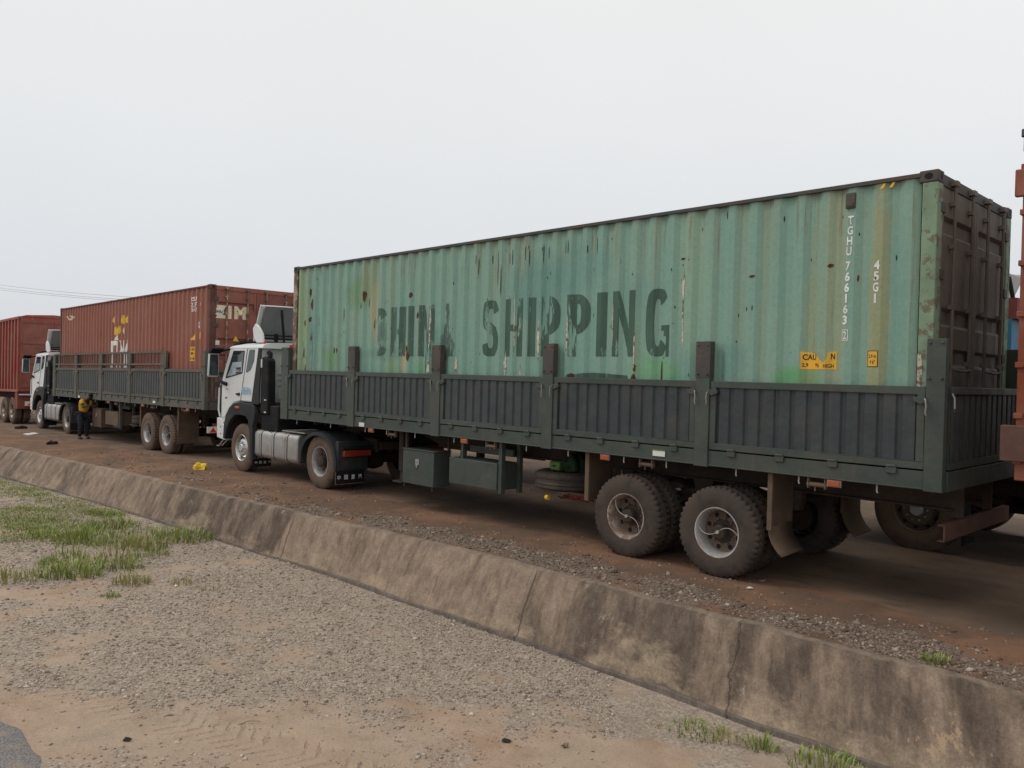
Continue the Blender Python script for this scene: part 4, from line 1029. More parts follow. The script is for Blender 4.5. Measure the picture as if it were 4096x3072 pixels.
    # mud guards in front of and behind the bogie
    for (y0, y1) in ((0, .56), (1.88, 2.44)):
        gmd = MB().box(7.87, 7.89, y0, y1, .62, 1.29).box(7.89, 7.935, y0, y0+.03, .62, 1.29).build('mud_guard', 'dustybrown', t)
        g2 = MB().box(10.52, 10.54, y0, y1, .63, 1.29).box(10.54, 10.575, y0, y0+.03, .63, 1.29).build('mud_guard', 'dustybrown', t)
        if not dusty:
            vs = []; nn_ = 8
            for k in range(nn_+1):
                z_ = .66-.30*k/nn_; xo = 10.546+.16*(k/nn_)**2.2
                vs += [(xo, y0+.01, z_), (xo, y1-.02, z_+.02)]
            MB().add(vs, [(2*k, 2*k+1, 2*k+3, 2*k+2) for k in range(nn_)]).build('mud_flap', 'dustybrown', g2, 0, 60).modifiers.new('s', 'SOLIDIFY').thickness = .012
        else:
            MB().box(10.545, 10.56, y0, y1, .32, .66).build('mud_flap', 'dustybrown', g2)
    # spare wheel lying flat in its carrier
    sw = MB().box(6.75, 7.4, .1, .16, .60, .63).box(6.75, 7.4, 1.1, 1.16, .60, .63).build('spare_carrier', 'chassis', t)
    pr, mod = tyre_mesh(.53, .27, False)
    sp_ = MB().lathe(pr, (0, 0, 0), 96, 'z', mod).build('spare_wheel', 'rubber', t, 0, 35); sp_.location = (7.07, .62, .635)
    MB().lathe([(.286, .21), (.292, .25), (.27, .25), (.255, .20), (.25, .12), (.1, .12), (.0, .12)], (0, 0, 0), 40, 'z').build('rim', 'rimdust', sp_, 0, 30)
    # stickers
    st_ = MB().box(9.02, 9.20, YN-.0, YN+.006, 1.325, 1.405).build('sticker', 'whitep', t)
    MB().box(9.02, 9.20, YN-.002, YN+.004, 1.39, 1.405).build('sticker_band', 'lime', st_)
    text_on('lettering', 'NOTICE', .02, (9.11, YN-.0035, 1.3975), 'ink', st_, w=.05, h=.008)
    MB().box(2.60, 2.76, YN-.001, YN+.006, 1.285, 1.355).build('sticker', 'whitep', t)
    return t
MAT['chassis_rust'] = M('rusty_bumper_paint', (.10, .05, .038), .8, var=.3, dust=(.17, .1, .07), damt=.5)
build_trailer((0, 0, 0), (0, 0, 0), 'dark green drop-side trailer carrying the faded green container in the foreground')
# things stowed on the spare wheel
z_ = .90
cr = MB().box(6.82, 7.02, .42, .60, z_, z_+.13).build('crate', 'lime', None, .02)
cr.data.transform(Matrix.Translation((-6.92, -.51, -z_))); cr.location = (6.92, .51, z_)
tag(cr, 'small lime green plastic crate lying on the spare wheel', 'crate')
MB().prism([(-.05, .065), (0, .085), (.05, .065), (0, .045)], -.093, -.0895).build('emblem', 'ink', cr)
bm = bmesh.new(); bmesh.ops.create_icosphere(bm, subdivisions=4, radius=1)
for v_ in bm.verts:
    p = v_.co; k_ = 1+.18*math.sin(5*p.x+2*p.z)+.12*math.sin(9*p.y+4*p.x); v_.co = Vector((p.x*.20*k_, p.y*.2*k_, p.z*.14*k_+.13))
me = bpy.data.meshes.new('sack'); bm.to_mesh(me); bm.free()
so = finish(me, 'sack', 'sack', None, 0, 80); so.location = (7.22, .58, .885); tag(so, 'dark green sack beside the lime crate on the spare wheel', 'sack')
cb = MB()
for k in range(14):
    a = random.uniform(0, 6); cb.tube([(7.35+.04*k-.2, .28+random.uniform(-.06, .06), .57+random.uniform(-.02, .03)), (7.42+.04*k-.2, .22+random.uniform(-.06, .06), .60+random.uniform(-.03, .03)), (7.5+.04*k-.2, .3+random.uniform(-.06, .06), .57+random.uniform(-.03, .02))], .018, 6)
o = cb.build('rope_bundle', 'redcloth'); tag(o, 'red rag and rope bundle tied under the spare wheel carrier', 'ropes')
mb_ = MB().lathe([(0, 0), (.03, 0), (.038, .015), (.04, .06), (0, .065)], (0, 0, 0), 14, 'x'); o = mb_.build('plastic_cup', 'yellow'); o.location = (7.05, .12, .55)
tag(o, 'yellow plastic cup hanging under the spare wheel', 'cup')

# ------------------------------------------------------------------ tractor unit
def build_tractor(loc, rot, label, group='white tractor units', signs=True, deflin='grey', dusty=False):
    t = empty('tractor_truck', loc, label, 'truck', group, rot)
    Y0, Y1 = -.03, 2.47
    # cab shell: profile lofted with slight tumblehome
    prof = [(-1.30, 1.53), (-2.18, 1.535), (-2.45, 1.46), (-2.70, 1.30), (-2.86, 1.10), (-2.90, 1.0), (-3.10, 1.0), (-3.13, 1.5), (-3.13, 1.98), (-2.97, 2.33), (-2.80, 2.68), (-2.72, 2.74), (-1.30, 2.74)]
    def loft(name, prof, secs, mat, parent, bevel=0, smooth=35):
        vs = []; n = len(prof)
        for (y, sx_, inset) in secs:
            for (x, z_) in prof: vs.append((x, y+(inset*max(0, z_-1.9)), z_))
        fs = [tuple(range(n)), tuple(range(len(secs)*n-1, (len(secs)-1)*n-1, -1))]
        for s in range(len(secs)-1):
            for i in range(n): fs.append((s*n+i, (s+1)*n+i, (s+1)*n+(i+1) % n, s*n+(i+1) % n))
        return MB().add(vs, fs).build(name, mat, parent, bevel, smooth)
    body = loft('cab', prof, [(Y0, 1, .03), (Y1, 1, -.03)], 'white', t, .035)
    # roof
    vs = []; secs = [(Y0+.02, 0.), (Y0+.06, .05), (Y0+.22, .095), (Y0+.6, .115), (1.22, .12), (Y1-.6, .115), (Y1-.22, .095), (Y1-.06, .05), (Y1-.02, 0)]
    rp = [(-2.80, 0.), (-2.76, .45), (-2.66, .72), (-2.4, .92), (-2.0, 1), (-1.5, 1), (-1.22, .98), (-1.20, 0)]
    for y, h in secs:
        for x, k in rp: vs.append((x, y, 2.715+.025*(k > 0)+h*k))
    n = len(rp); fs = [tuple(range(n)), tuple(range(len(secs)*n-1, (len(secs)-1)*n-1, -1))]
    for s in range(len(secs)-1):
        for i in range(n): fs.append((s*n+i, (s+1)*n+i, (s+1)*n+(i+1) % n, s*n+(i+1) % n))
    MB().add(vs, fs).build('cab_roof', 'white', t, 0, 60)
    for side in (0, 1):
        def YY(y): return y if side == 0 else 2.44-y
        def sidep(poly, off, th, mat, name, parent, bevel=0):
            """thin panel on the side; follows the tumblehome"""
            mbx = MB(); n_ = len(poly)
            vs_ = [(x, YY(Y0+.03*max(0, z_-1.9)-off), z_) for x, z_ in poly]+[(x, YY(Y0+.03*max(0, z_-1.9)-off+th), z_) for x, z_ in poly]
            mbx.add(vs_, [tuple(range(n_)), tuple(range(2*n_-1, n_-1, -1))]+[(i, i+n_, (i+1) % n_+n_, (i+1) % n_) for i in range(n_)])
            return mbx.build(name, mat, parent, bevel)
        # door outline (dark gap strips) and glass
        door = sidep([(-2.14, 1.56), (-1.925, 2.70), (-2.60, 2.70), (-3.075, 2.0), (-3.075, 1.14), (-2.90, 1.14), (-2.70, 1.36), (-2.45, 1.51)], .012, .03, 'white', 'door', t, .01)
        sidep([(-2.02, 2.662), (-2.57, 2.662), (-2.60, 2.60), (-2.895, 2.06), (-2.885, 2.035), (-2.09, 2.165)], .016, .01, 'black', 'window_seal', door)
        gl = sidep([(-2.045, 2.642), (-2.545, 2.642), (-2.58, 2.585), (-2.855, 2.07), (-2.11, 2.185)], .019, .01, 'glass', 'window', door)
        sidep([(-1.572, 2.672), (-1.60, 2.685), (-1.80, 2.685), (-1.828, 2.65), (-1.935, 2.20), (-1.90, 2.19), (-1.74, 2.245), (-1.60, 2.44)], .008, .01, 'glass', 'side_window', t)
        sidep([(-1.925, 2.705), (-1.905, 2.705), (-2.135, 1.55), (-2.155, 1.55)], .004, .006, 'black', 'door_gap', t)
        if side == 0:
            sidep([(-2.10, 2.19), (-2.60, 2.10), (-2.80, 2.08), (-2.70, 2.20), (-2.57, 2.40), (-2.13, 2.42)], .021, .004, 'grey_sign', 'window_sticker', gl)
            if signs:
                sidep([(-2.16, 2.13+.05), (-2.38, 2.10+.05), (-2.37, 2.29), (-2.15, 2.30)], .024, .004, 'blackgrey', 'window_sticker', gl)
                text_on('lettering', 'EAGLE', .05, (-2.265, Y0-.022, 2.215), 'letterwhite', gl, w=.17, h=.055)
        # black corner strip, handle, mirror
        sidep([(-1.41, 2.72), (-1.288, 2.72), (-1.288, 1.50), (-1.64, 1.50)], .010, .03, 'blackgrey', 'corner_strip', t, .01)
        hd = sidep([(-2.38, 1.70), (-2.30, 1.715), (-2.17, 1.73), (-2.17, 1.66), (-2.30, 1.675)], .03, .02, 'black', 'door_handle', door, .005)
        mr_ = MB().prism([(YY(-.40), 2.06), (YY(-.14), 2.06), (YY(-.14), 2.60), (YY(-.38), 2.60)], -3.10, -3.02, 'x').build('mirror', 'whiteb', t, .035)
        MB().prism([(YY(-.375), 2.09), (YY(-.165), 2.09), (YY(-.165), 2.57), (YY(-.36), 2.57)], -3.018, -3.012, 'x').build('mirror_glass', 'glass', mr_)
        MB().tube([(-3.06, YY(-.20), 2.62), (-3.04, YY(-.08), 2.66), (-2.82, YY(0.0), 2.70)], .026, 8).build('mirror_arm', 'black', mr_)
        MB().prism([(-3.11, 2.60), (-3.0, 2.60), (-2.82, 2.70), (-2.86, 2.73)], YY(-.38), YY(-.12)).build('mirror_hood', 'black', mr_)
        MB().tube([(-3.13, YY(-.05), 1.96), (-3.0, YY(-.06), 1.93), (-2.80, YY(-.04), 1.90)], .042, 8).build('bracket', 'black', t)
        # front corner side: handrail and lower bumper
        MB().tube([(-3.17, YY(-.02), 1.90), (-3.22, YY(-.03), 1.80), (-3.24, YY(-.03), 1.30), (-3.17, YY(-.02), 1.15)], .022, 8).build('grab_rail', 'white', t)
        MB().box(-3.20, -3.12, min(YY(-.01), YY(.12)), max(YY(-.01), YY(.12)), 1.18, 1.90).build('grille_side', 'black', t)
        MB().prism([(-3.32, 1.12), (-3.10, 1.13), (-3.00, .99), (-2.93, .98), (-2.89, .62), (-3.30, .66)], YY(-.035), YY(.25)).build('bumper_corner', 'white', t, .02)
        bh = MB()
        for zz in (.92, .76): bh.lathe([(0, -.006), (.016, -.006), (.016, .01)], (-3.1, YY(-.036), zz), 10)
        bh.build('bumper_holes', 'black', t)
        MB().tube([(-3.02, YY(.02), .64), (-3.18, YY(-.03), .47), (-3.28, YY(-.03), .47), (-3.28, YY(.1), .47), (-3.1, YY(.15), .62)], .016, 8).build('step', 'galv', t)
        # front fender arch
        arc = []
        cx, cz = -2.085, .515
        for k in range(15):
            a = math.radians(172-(172-12)*k/14); arc.append((a, .70))
        outer_p = [(-2.93, .66), (-2.90, 1.0), (-2.80, 1.22), (-2.62, 1.40), (-2.42, 1.49), (-2.15, 1.525), (-1.60, 1.51), (-1.46, 1.46), (-1.42, 1.38), (-1.44, 1.15), (-1.50, 1.05), (-1.46, .3), (-1.60, .3), (-1.66, .95), (-1.72, 1.14), (-1.84, 1.22), (-2.1, 1.24), (-2.35, 1.22), (-2.58, 1.10), (-2.74, .90), (-2.82, .66)]
        fe = MB()
        ya, yb_ = YY(-.065), YY(.42)
        fe.prism(outer_p, ya, YY(.05))
        inner_arc = [(-2.93, .66), (-2.90, 1.0), (-2.80, 1.22), (-2.62, 1.40), (-2.42, 1.49), (-2.15, 1.525), (-1.60, 1.51), (-1.46, 1.46), (-1.42, 1.38), (-1.55, 1.30), (-2.1, 1.32), (-2.4, 1.28), (-2.66, 1.12), (-2.82, .66)]
        fe.prism(inner_arc, YY(.055), yb_)
        fen = fe.build('front_fender', 'blackgrey', t, .02)
        MB().box(-2.32, -2.12, min(YY(-.085), YY(-.05)), max(YY(-.085), YY(-.05)), 1.375, 1.43).build('indicator', 'orange', fen, .012)
        # rear fender: three-quarter ring, 0.6 wide
        rf = MB(); nn_ = 22; cx, cz = 1.19, .515
        for ring, (yy0, yy1) in enumerate(((YY(-.085), YY(.60)),)):
            vs_ = []
            for k in range(nn_+1):
                a = math.radians(190-(190+12)*k/nn_); r0 = .62
                sx_ = 1.05
                for (r, y) in ((r0, yy0), (r0+.03, yy0), (r0+.03, yy1), (r0, yy1)):
                    zc = max(.39, cz+r*math.sin(a)*.88)
                    vs_.append((cx+r*math.cos(a)*sx_, y, zc))
            fs_ = []
            for k in range(nn_):
                for q in range(4): fs_.append((k*4+q, (k+1)*4+q, (k+1)*4+(q+1) % 4, k*4+(q+1) % 4))
            fs_ += [(0, 1, 2, 3), tuple(nn_*4+q for q in (3, 2, 1, 0))]
            rf.add(vs_, fs_)
        # outer lip
        vs_ = []
        for k in range(nn_+1):
            a = math.radians(188-(188+10)*k/nn_)
            for r in (.575, .655): vs_.append((cx+r*math.cos(a)*1.05, YY(-.088), max(.38, cz+r*math.sin(a)*.88)))
            for r in (.655, .575): vs_.append((cx+r*math.cos(a)*1.05, YY(-.05), max(.38, cz+r*math.sin(a)*.88)))
        rf.add(vs_, [(k*4+q, (k+1)*4+q, (k+1)*4+(q+1) % 4, k*4+(q+1) % 4) for k in range(nn_) for q in range(4)])
        rf.box(1.80, 1.90, min(YY(-.05), YY(.6)), max(YY(-.05), YY(.6)), .39, .95)
        rfo = rf.build('rear_fender', 'blackgrey', t, 0, 35)
        mf = MB().box(1.905, 1.925, min(YY(-.12), YY(.52)), max(YY(-.12), YY(.52)), .155, .41).build('mud_flap', 'black', rfo, .004)
        MB().box(1.925, 1.929, min(YY(-.12), YY(.52)), max(YY(-.12), YY(.52)), .155, .163).box(1.925, 1.929, YY(-.12) if side == 0 else YY(-.112), YY(-.112) if side == 0 else YY(-.12), .163, .40).build('flap_edge', 'galv', mf)
        if side == 0 and signs:
            for k, chh in enumerate('\u4e2d\u56fd\u91cd\u6c7d'):
                text_on('lettering', chh, .09, (1.9285, -.045+k*.155, .285), 'letterwhite', mf, '+x', bold=.0015, w=.078 if k else .07, h=.085)
        MB().box(1.91, 1.99, min(YY(.02), YY(.62)), max(YY(.02), YY(.62)), .67, .785).build('tail_lamp', 'red', t, .012)
        MB().tube([(1.95, YY(.0), .82), (1.95, YY(.66), .82)], .03, 8).build('lamp_guard', 'black', t)
    # mud flap text behind front wheel
    mfl = MB().box(-1.56, -1.54, -.02, .42, .14, .50).build('mud_flap', 'black', t, .004)
    if signs:
        text_on('lettering', 'HOW', .05, (-1.5385, .15, .345), 'letterwhite', mfl, '+x', w=.18, h=.05, bold=.002)
        for k, chh in enumerate('\u4e2d\u56fd\u91cd\u6c7d'): text_on('lettering', chh, .05, (-1.5385, .06+k*.105, .235), 'letterwhite', mfl, '+x', w=.06, h=.06, bold=.001)
    # windscreen and grille on the front
    MB().prism([(-3.128, 2.04), (-2.985, 2.35), (-2.825, 2.66), (-2.80, 2.64), (-3.10, 2.02)], .12, 2.32).build('windscreen', 'glass', t)
    MB().box(-3.16, -3.12, .2, 2.24, 1.25, 1.95).build('grille', 'black', t, .01)
    MB().box(-3.34, -3.0, .2, 2.24, .60, 1.13).build('bumper', 'white', t, .03)
    MB().box(-3.36, -3.32, .1, .45, .80, 1.0).box(-3.36, -3.32, 1.99, 2.34, .80, 1.0).build('headlamp', 'steel', t, .015)
    MB().prism([(-2.95, 2.66), (-2.90, 2.84), (-2.62, 2.90), (-2.62, 2.86), (-2.80, 2.74)], .15, 2.29).build('sun_visor', 'black', t, .01)
    # rear wall details
    bw = MB()
    for zz in (2.17, 2.05, 1.93, 1.81): bw.box(-1.292, -1.280, .42, 1.15, zz-.012, zz+.012)
    bw.box(-1.292, -1.282, .42, .62, 1.62, 1.80).box(-1.292, -1.282, .63, 1.15, 1.62, 1.80)
    bw.build('back_panel_ribs', 'whiteb', t, .004)
    MB().prism([(.80+.09*math.cos(a)+(.05 if math.cos(a) > 0 else -.05), 2.38+.17*math.sin(a)+(.06 if math.sin(a) > 0 else -.06)) for a in [k*2*PI/20+.1 for k in range(20)]], -1.296, -1.284, 'x').build('rear_window', 'glass', t)
    MB().prism([(1.64+.09*math.cos(a)+(.05 if math.cos(a) > 0 else -.05), 2.38+.17*math.sin(a)+(.06 if math.sin(a) > 0 else -.06)) for a in [k*2*PI/20+.1 for k in range(20)]], -1.296, -1.284, 'x').build('rear_window', 'glass', t)
    MB().box(-1.215, -1.19, .62, .82, 2.755, 2.81).build('marker_lamp', 'redlens', t, .004)
    MB().lathe([(0, .05), (.035, .045), (.045, .02), (.045, 0)], (-1.45, .14, 2.835), 12, 'z').build('roof_lamp', 'redlens', t)
    # air intake stack and dark engine housing behind the cab
    it = MB().prism([(-1.28, 2.50), (-1.28, 1.30), (-.93, 1.30), (-.93, 1.60), (-.96, 2.44), (-1.02, 2.50), (-1.2, 2.53)], -.01, .17).build('air_intake', 'black', t, .03)
    MB().box(-1.27, -1.22, -.018, -.01, 2.30, 2.48).build('sticker', 'whitep', it)
    MB().box(-1.09, -1.01, -.016, -.008, 1.60, 1.625).box(-1.09, -1.01, -.016, -.008, 1.34, 1.365).build('sticker', 'whitep', it)
    MB().tube([(-1.1, .10, 2.5), (-1.12, .12, 2.60), (-1.25, .16, 2.62)], .05, 10).build('intake_duct', 'black', it)
    MB().box(-1.30, -.55, .03, 2.40, .95, 1.50).build('engine_housing', 'black', t, .03)
    # wind deflector: curved shell, open to the rear
    def deflpt(u, v):
        # u across 0..1, v up 0..1
        y = .10+2.24*u; e = abs(2*u-1); z_ = 2.90+.78*v-.02*e**3
        x = -1.98+.30*v**1.15
        x += .12*max(0, e-.86)/.14
        return (x, y, z_)
    us = [0, .012, .03, .05, .07, .15, .3, .5, .7, .85, .93, .95, .97, .988, 1]; vs_l = [0, .08, .18, .3, .45, .6, .75, .88, .96, 1]
    vs = [deflpt(u, v) for v in vs_l for u in us]; nu = len(us)
    dfl = MB().add(vs, [(j*nu+i, j*nu+i+1, (j+1)*nu+i+1, (j+1)*nu+i) for j in range(len(vs_l)-1) for i in range(nu-1)]).build('wind_deflector', 'white', t, 0, 60)
    so_ = dfl.modifiers.new('solid', 'SOLIDIFY'); so_.thickness = .03; so_.offset = 0
    vs = [(p[0]+.045, p[1]*.985+.02, p[2]) for p in [deflpt(.06+.88*i/12, .05+.92*j/6) for j in range(7) for i in range(13)]]
    MB().add(vs, [(j*13+i, j*13+i+1, (j+1)*13+i+1, (j+1)*13+i) for j in range(6) for i in range(12)]).build('deflector_lining', deflin, dfl, 0, 60)
    for y_ in (.09, 2.35):
        sgn_ = 1 if y_ < 1 else -1
        MB().prism([(-1.79, 3.26), (-1.70, 3.24), (-1.56, 3.14), (-1.45, 3.02), (-1.41, 2.84), (-1.72, 2.84), (-1.86, 2.98), (-1.90, 3.16)], y_, y_+.05*sgn_).build('deflector_foot', 'white', dfl, .015)
    MB().tube([(-1.45, .62, 2.82), (-1.60, .62, 3.58)], .030, 8).tube([(-1.6, .5, 2.82), (-1.6, .5, 3.05)], .045, 8).tube([(-1.45, 1.75, 2.82), (-1.60, 1.75, 3.58)], .028, 8).tube([(-1.8, .2, 2.95), (-1.8, 2.2, 2.95)], .02, 8).tube([(-1.8, .2, 3.02), (-1.8, 2.2, 3.02)], .015, 8).build('deflector_stay', 'black', dfl)
    # fuel tank
    ft = MB(); y0, y1, z0, z1, r = -.02, .62, .37, .965, .11
    pf = []
    for (cy, cz, a0) in ((y0+r, z1-r, 90), (y0+r, z0+r, 180), (y1-r, z0+r, 270), (y1-r, z1-r, 0)):
        for k in range(6): a = math.radians(a0+90*k/5); pf.append((cy+r*math.cos(a), cz+r*math.sin(a)))
    ft.prism(pf, -1.48, .33, 'x'); fto = ft.build('fuel_tank', 'tank', t, .03)
    for xb in (-1.20, -.65, -.10):
        pb = [(y+(y-.3)*.03-.0, zc+(zc-.667)*.03) for y, zc in pf]
        MB().prism(pb, xb-.03, xb+.03, 'x').build('tank_strap', 'tank', fto, .006)
        MB().prism([(y+(y-.3)*.02, zc+(zc-.667)*.02) for y, zc in pf], xb-.045, xb+.045, 'x').build('strap_rubber', 'black', fto)
    MB().lathe([(0, .07), (.07, .07), (.075, .05), (.065, 0)], (-.95, .12, .955), 16, 'z').tube([(-.95, .1, .99), (-.86, .04, 1.0), (-.82, -.01, .96)], .02, 6).build('tank_cap', 'black', fto)
    MB().box(-1.5, .2, .8, 1.0, .5, .6).box(-1.5, .35, 1.85, 2.45, .38, .95).build('air_tanks', 'black', t, .04)
    # chassis rails, fifth wheel, tread plate
    cf = MB()
    for yc in (.80, 1.63): cf.box(-3.0, 1.95, yc-.04, yc+.04, .72, .98)
    for xx in (-1.0, 0, .9, 1.6, 1.9): cf.box(xx, xx+.08, .84, 1.59, .76, .92)
    cf.build('chassis_frame', 'chassis', t, .01)
    MB().lathe([(0, .03), (.44, .03), (.46, .0), (.46, -.03), (0, -.03)], (1.05, 1.22, 1.11), 32, 'z').box(.85, 1.25, .85, 1.6, .98, 1.08).build('fifth_wheel', 'chassis', t)
    MB().box(-.35, .55, .02, .72, 1.0, 1.02).build('tread_plate', 'tread', t)
    MB().tube([(-.6, .8, 1.35), (-.3, .75, 1.12), (.1, .8, 1.2), (.4, .9, 1.26)], .022, 8).tube([(-.6, 1.0, 1.4), (-.2, .95, 1.10), (.2, .95, 1.18), (.45, 1.0, 1.28)], .022, 8).build('coil_hoses', 'black', t)
    MB().box(1.15-.06, 1.15+.12, .35, 2.1, .43, .60).lathe([(0, -.2), (.17, -.16), (.2, 0), (.17, .16), (0, .2)], (1.19, 1.22, .50), 20, 'y').build('rear_axle', 'chassis', t, .01)
    MB().box(-2.15, -2.02, .2, 2.2, .42, .52).box(-2.9, -1.3, .72, .86, .6, .68).build('front_axle', 'chassis', t, .01)
    rub = 'rubberd'
    for s, yo in ((1, -.03), (-1, 2.47)):
        make_wheel(t, -2.085, yo, .515, s, 'front', True, False, rub, 'steel')
        make_wheel(t, 1.19, yo, .515, s, 'drive', True, True, rub, 'rim', rot=.8)
        make_wheel(t, 1.19, yo+.32*s, .515, s, 'drive', False, True, rub, 'rimdust')
    if signs:
        text_on('lettering', 'BHN', .2, (-1.865, Y0-.015, 1.782), 'inkblue', t, bold=.002, w=.39, h=.16)
        MB().box(-2.89, -2.79, Y0-.016, Y0-.010, 1.575, 1.612).build('badge', 'red', t)
        text_on('lettering', 'MAX', .05, (-2.80, Y0-.0145, 1.79), 'ink', t, w=.14, h=.03)
    return t
MAT['grey_sign'] = M('pale_window_film', (.33, .40, .43), .3, var=.25, bs=0, scale=5)
mt, nt, b = newmat('tread_plate'); MAT['tread'] = mt
wv_ = nd(nt, 'ShaderNodeTexChecker'); wv_.inputs['Scale'].default_value = 40; nt.links.new(objc(nt), wv_.inputs['Vector'])
nt.links.new(mixc(nt, wv_.outputs['Fac'], (.5, .5, .48), (.22, .22, .21)), b.inputs['Base Color']); b.inputs['Metallic'].default_value = .6; b.inputs['Roughness'].default_value = .45
build_tractor((0, 0, 0), (0, 0, 0), 'white tractor unit with blue letters on the cab, coupled to the foreground trailer')

# ------------------------------------------------------------------ second lorry
T2 = (-16.765, .243, -.133); R2_ = (0, -.008, 0)
build_trailer(T2, R2_, 'dusty grey-green trailer with a raised bar fence, carrying the red container', 'frame2', 'panel2', 'frame2', True, True)
build_tractor((T2[0]-.02, T2[1], T2[2]), R2_, 'white tractor unit in front of the red container, person behind its rear wheel', signs=False, dusty=True)
c2 = build_container((T2[0]+.126+.012, T2[1], T2[2]+1.455), R2_, 'brownish red container with torn yellow and white marks on the second trailer', 'cred', 'cdoorred', 'cdarkred', 'cdarkred', 'cdarkred', True)
ZB = 1.455
def L2(s_, xc, zc, w_, h_, mat): text_on('lettering', s_, .2, (xc-.126, 0, zc-ZB), mat, c2, bold=.004, w=w_, h=h_, conform=.003)
L2('VV.2 M', 1.2, 3.97, .95, .16, 'cream')
for s_, z_, w_ in (('ISU', 4.04, .33), ('257', 3.90, .36), ('5G1', 3.77, .3)): L2(s_, 11.36, z_, w_, .11, 'letterwhite')
L2('0', 11.72, 3.89, .06, .12, 'letterwhite'); L2('H', 11.64, 3.42, .1, .08, 'letterwhite'); L2('E', 11.64, 3.33, .1, .07, 'letterwhite')
def r2(x0, x1, z0, z1, mat, jag=0):
    poly_conform('marking', [[(x0-.126, z0-ZB), (x1-.126, z0-ZB+jag), (x1-.126, z1-ZB), (x0-.126, z1-ZB-jag)]], mat, c2, .003)
for a, b_, z0, z1 in ((5.42, 5.62, 3.64, 3.84), (5.82, 5.92, 3.66, 3.82), (6.16, 6.46, 3.56, 3.84), (6.50, 6.74, 3.60, 3.80), (5.56, 5.8, 3.26, 3.52), (5.84, 6.1, 3.28, 3.54)):
    poly_conform('marking', [blotch((a+b_)/2-.126, (z0+z1)/2-ZB, (b_-a)/2, (z1-z0)/2, 12, .3)], 'yellowletter' if not 5.8 < a < 5.83 else 'cream', c2, .003)
poly_conform('marking', [blotch(6.35-.126, 3.40-ZB, .06, .11, 9, .3)], 'cream', c2, .003)
# partly painted-over white characters
for a, b_, z0, z1 in ((5.30, 5.46, 2.28, 3.10), (5.46, 5.80, 2.96, 3.10), (5.74, 5.88, 2.28, 2.96), (6.30, 6.46, 2.70, 3.10), (6.02, 6.16, 2.28, 2.80), (6.46, 6.62, 2.28, 2.72)): r2(a, b_, z0, z1, 'letterwhite')
poly_conform('marking', [[(5.62-.126, 3.12-ZB), (5.98-.126, 3.12-ZB), (5.80-.126, 3.30-ZB)], [(6.0-.126, 3.10-ZB), (6.16-.126, 3.10-ZB), (6.34-.126, 2.76-ZB), (6.24-.126, 2.70-ZB)], [(6.5-.126, 2.78-ZB), (6.62-.126, 3.10-ZB), (6.76-.126, 3.10-ZB), (6.58-.126, 2.72-ZB)]], 'letterwhite', c2, .003)
poly_conform('sticker', [[(11.0, 2.47-ZB), (11.34, 2.47-ZB), (11.34, 2.83-ZB), (11.0, 2.83-ZB)]], 'stickery', c2, .003)
for s_, z_ in (('CAU', 2.77), ('9-', 2.66), ('HI', 2.53)): text_on('lettering', s_, .2, (11.17, 0, z_-ZB), 'ink', c2, bold=.003, w=.2, h=.07, conform=.0045)
poly_conform('sticker', [[(11.05, 3.0-ZB), (11.28, 3.0-ZB), (11.26, 3.17-ZB)]], 'stickery', c2, .003)
poly_conform('sticker', [[(11.56, 3.02-ZB), (11.66, 3.02-ZB), (11.66, 3.18-ZB), (11.56, 3.18-ZB)]], 'yellowletter', c2, .003)
XD = 12.192-.014+.002
# door lettering ZIM with a paper notice over the Z
dz0, dz1 = 3.53-ZB, 3.855-ZB
text_on('lettering', 'Z', .3, (XD, .29, (dz0+dz1)/2), 'cream', c2, '+x', bold=.02, w=.28, h=.325)
text_on('lettering', 'I', .3, (XD, .515, (dz0+dz1)/2), 'cream', c2, '+x', bold=.02, w=.09, h=.325)
text_on('lettering', 'M', .3, (XD, .79, (dz0+dz1)/2), 'cream', c2, '+x', bold=.02, w=.32, h=.325)
pn_ = MB().add([(XD+.004, .12, 3.76-ZB), (XD+.004, .33, 3.80-ZB), (XD+.004, .36, 3.67-ZB), (XD+.004, .30, 3.59-ZB), (XD+.004, .11, 3.62-ZB)], [(0, 1, 2, 3, 4)]).build('paper_notice', 'whitep', c2, 0, 0)
text_on('lettering', 'BHN', .2, (XD+.007, .225, 3.69-ZB), 'ink', pn_, '+x', bold=.004, w=.2, h=.09, rot=-.12)
MB().box(XD-.002, XD+.004, .16, .26, 2.87-ZB, 2.98-ZB).build('sticker', 'whitep', c2)
MB().add([(XD, .60, 2.98-ZB), (XD, .76, 2.98-ZB), (XD, .68, 3.12-ZB)], [(0, 1, 2)]).build('sticker', 'stickery', c2, 0, 0)

# ------------------------------------------------------------------ third lorry: red box trailer at far left
bx = empty('box_trailer', (-21.9, .22, -.17), 'bright red ribbed box trailer standing farthest left', 'trailer', 'red and orange box trailers', (0, -.022, 0))
LB = 12.5
MB().box(-LB, 0, .04, 2.46, 1.30, 4.28).build('cargo_box', 'cred2', bx, .01)
rb = MB()
for k in range(26):
    xx = -LB+.1+k*.49; rb.box(xx, xx+.09, -.02, .04, 1.32, 4.26)
rb.build('side_ribs', 'cred2', bx, .01)
MB().prism([(.0, 4.28), (.25, 4.36), (1.25, 4.42), (2.25, 4.36), (2.5, 4.28)], -LB, .02, 'x').build('roof', 'cred2', bx, .01)
MB().box(-LB, .03, -.02, .02, 4.20, 4.30).build('top_rail', 'cred2', bx, .008)
MB().box(-LB, .03, -.03, .03, 1.28, 1.38).build('bottom_rail', 'cred2', bx, .008)
dm = MB()
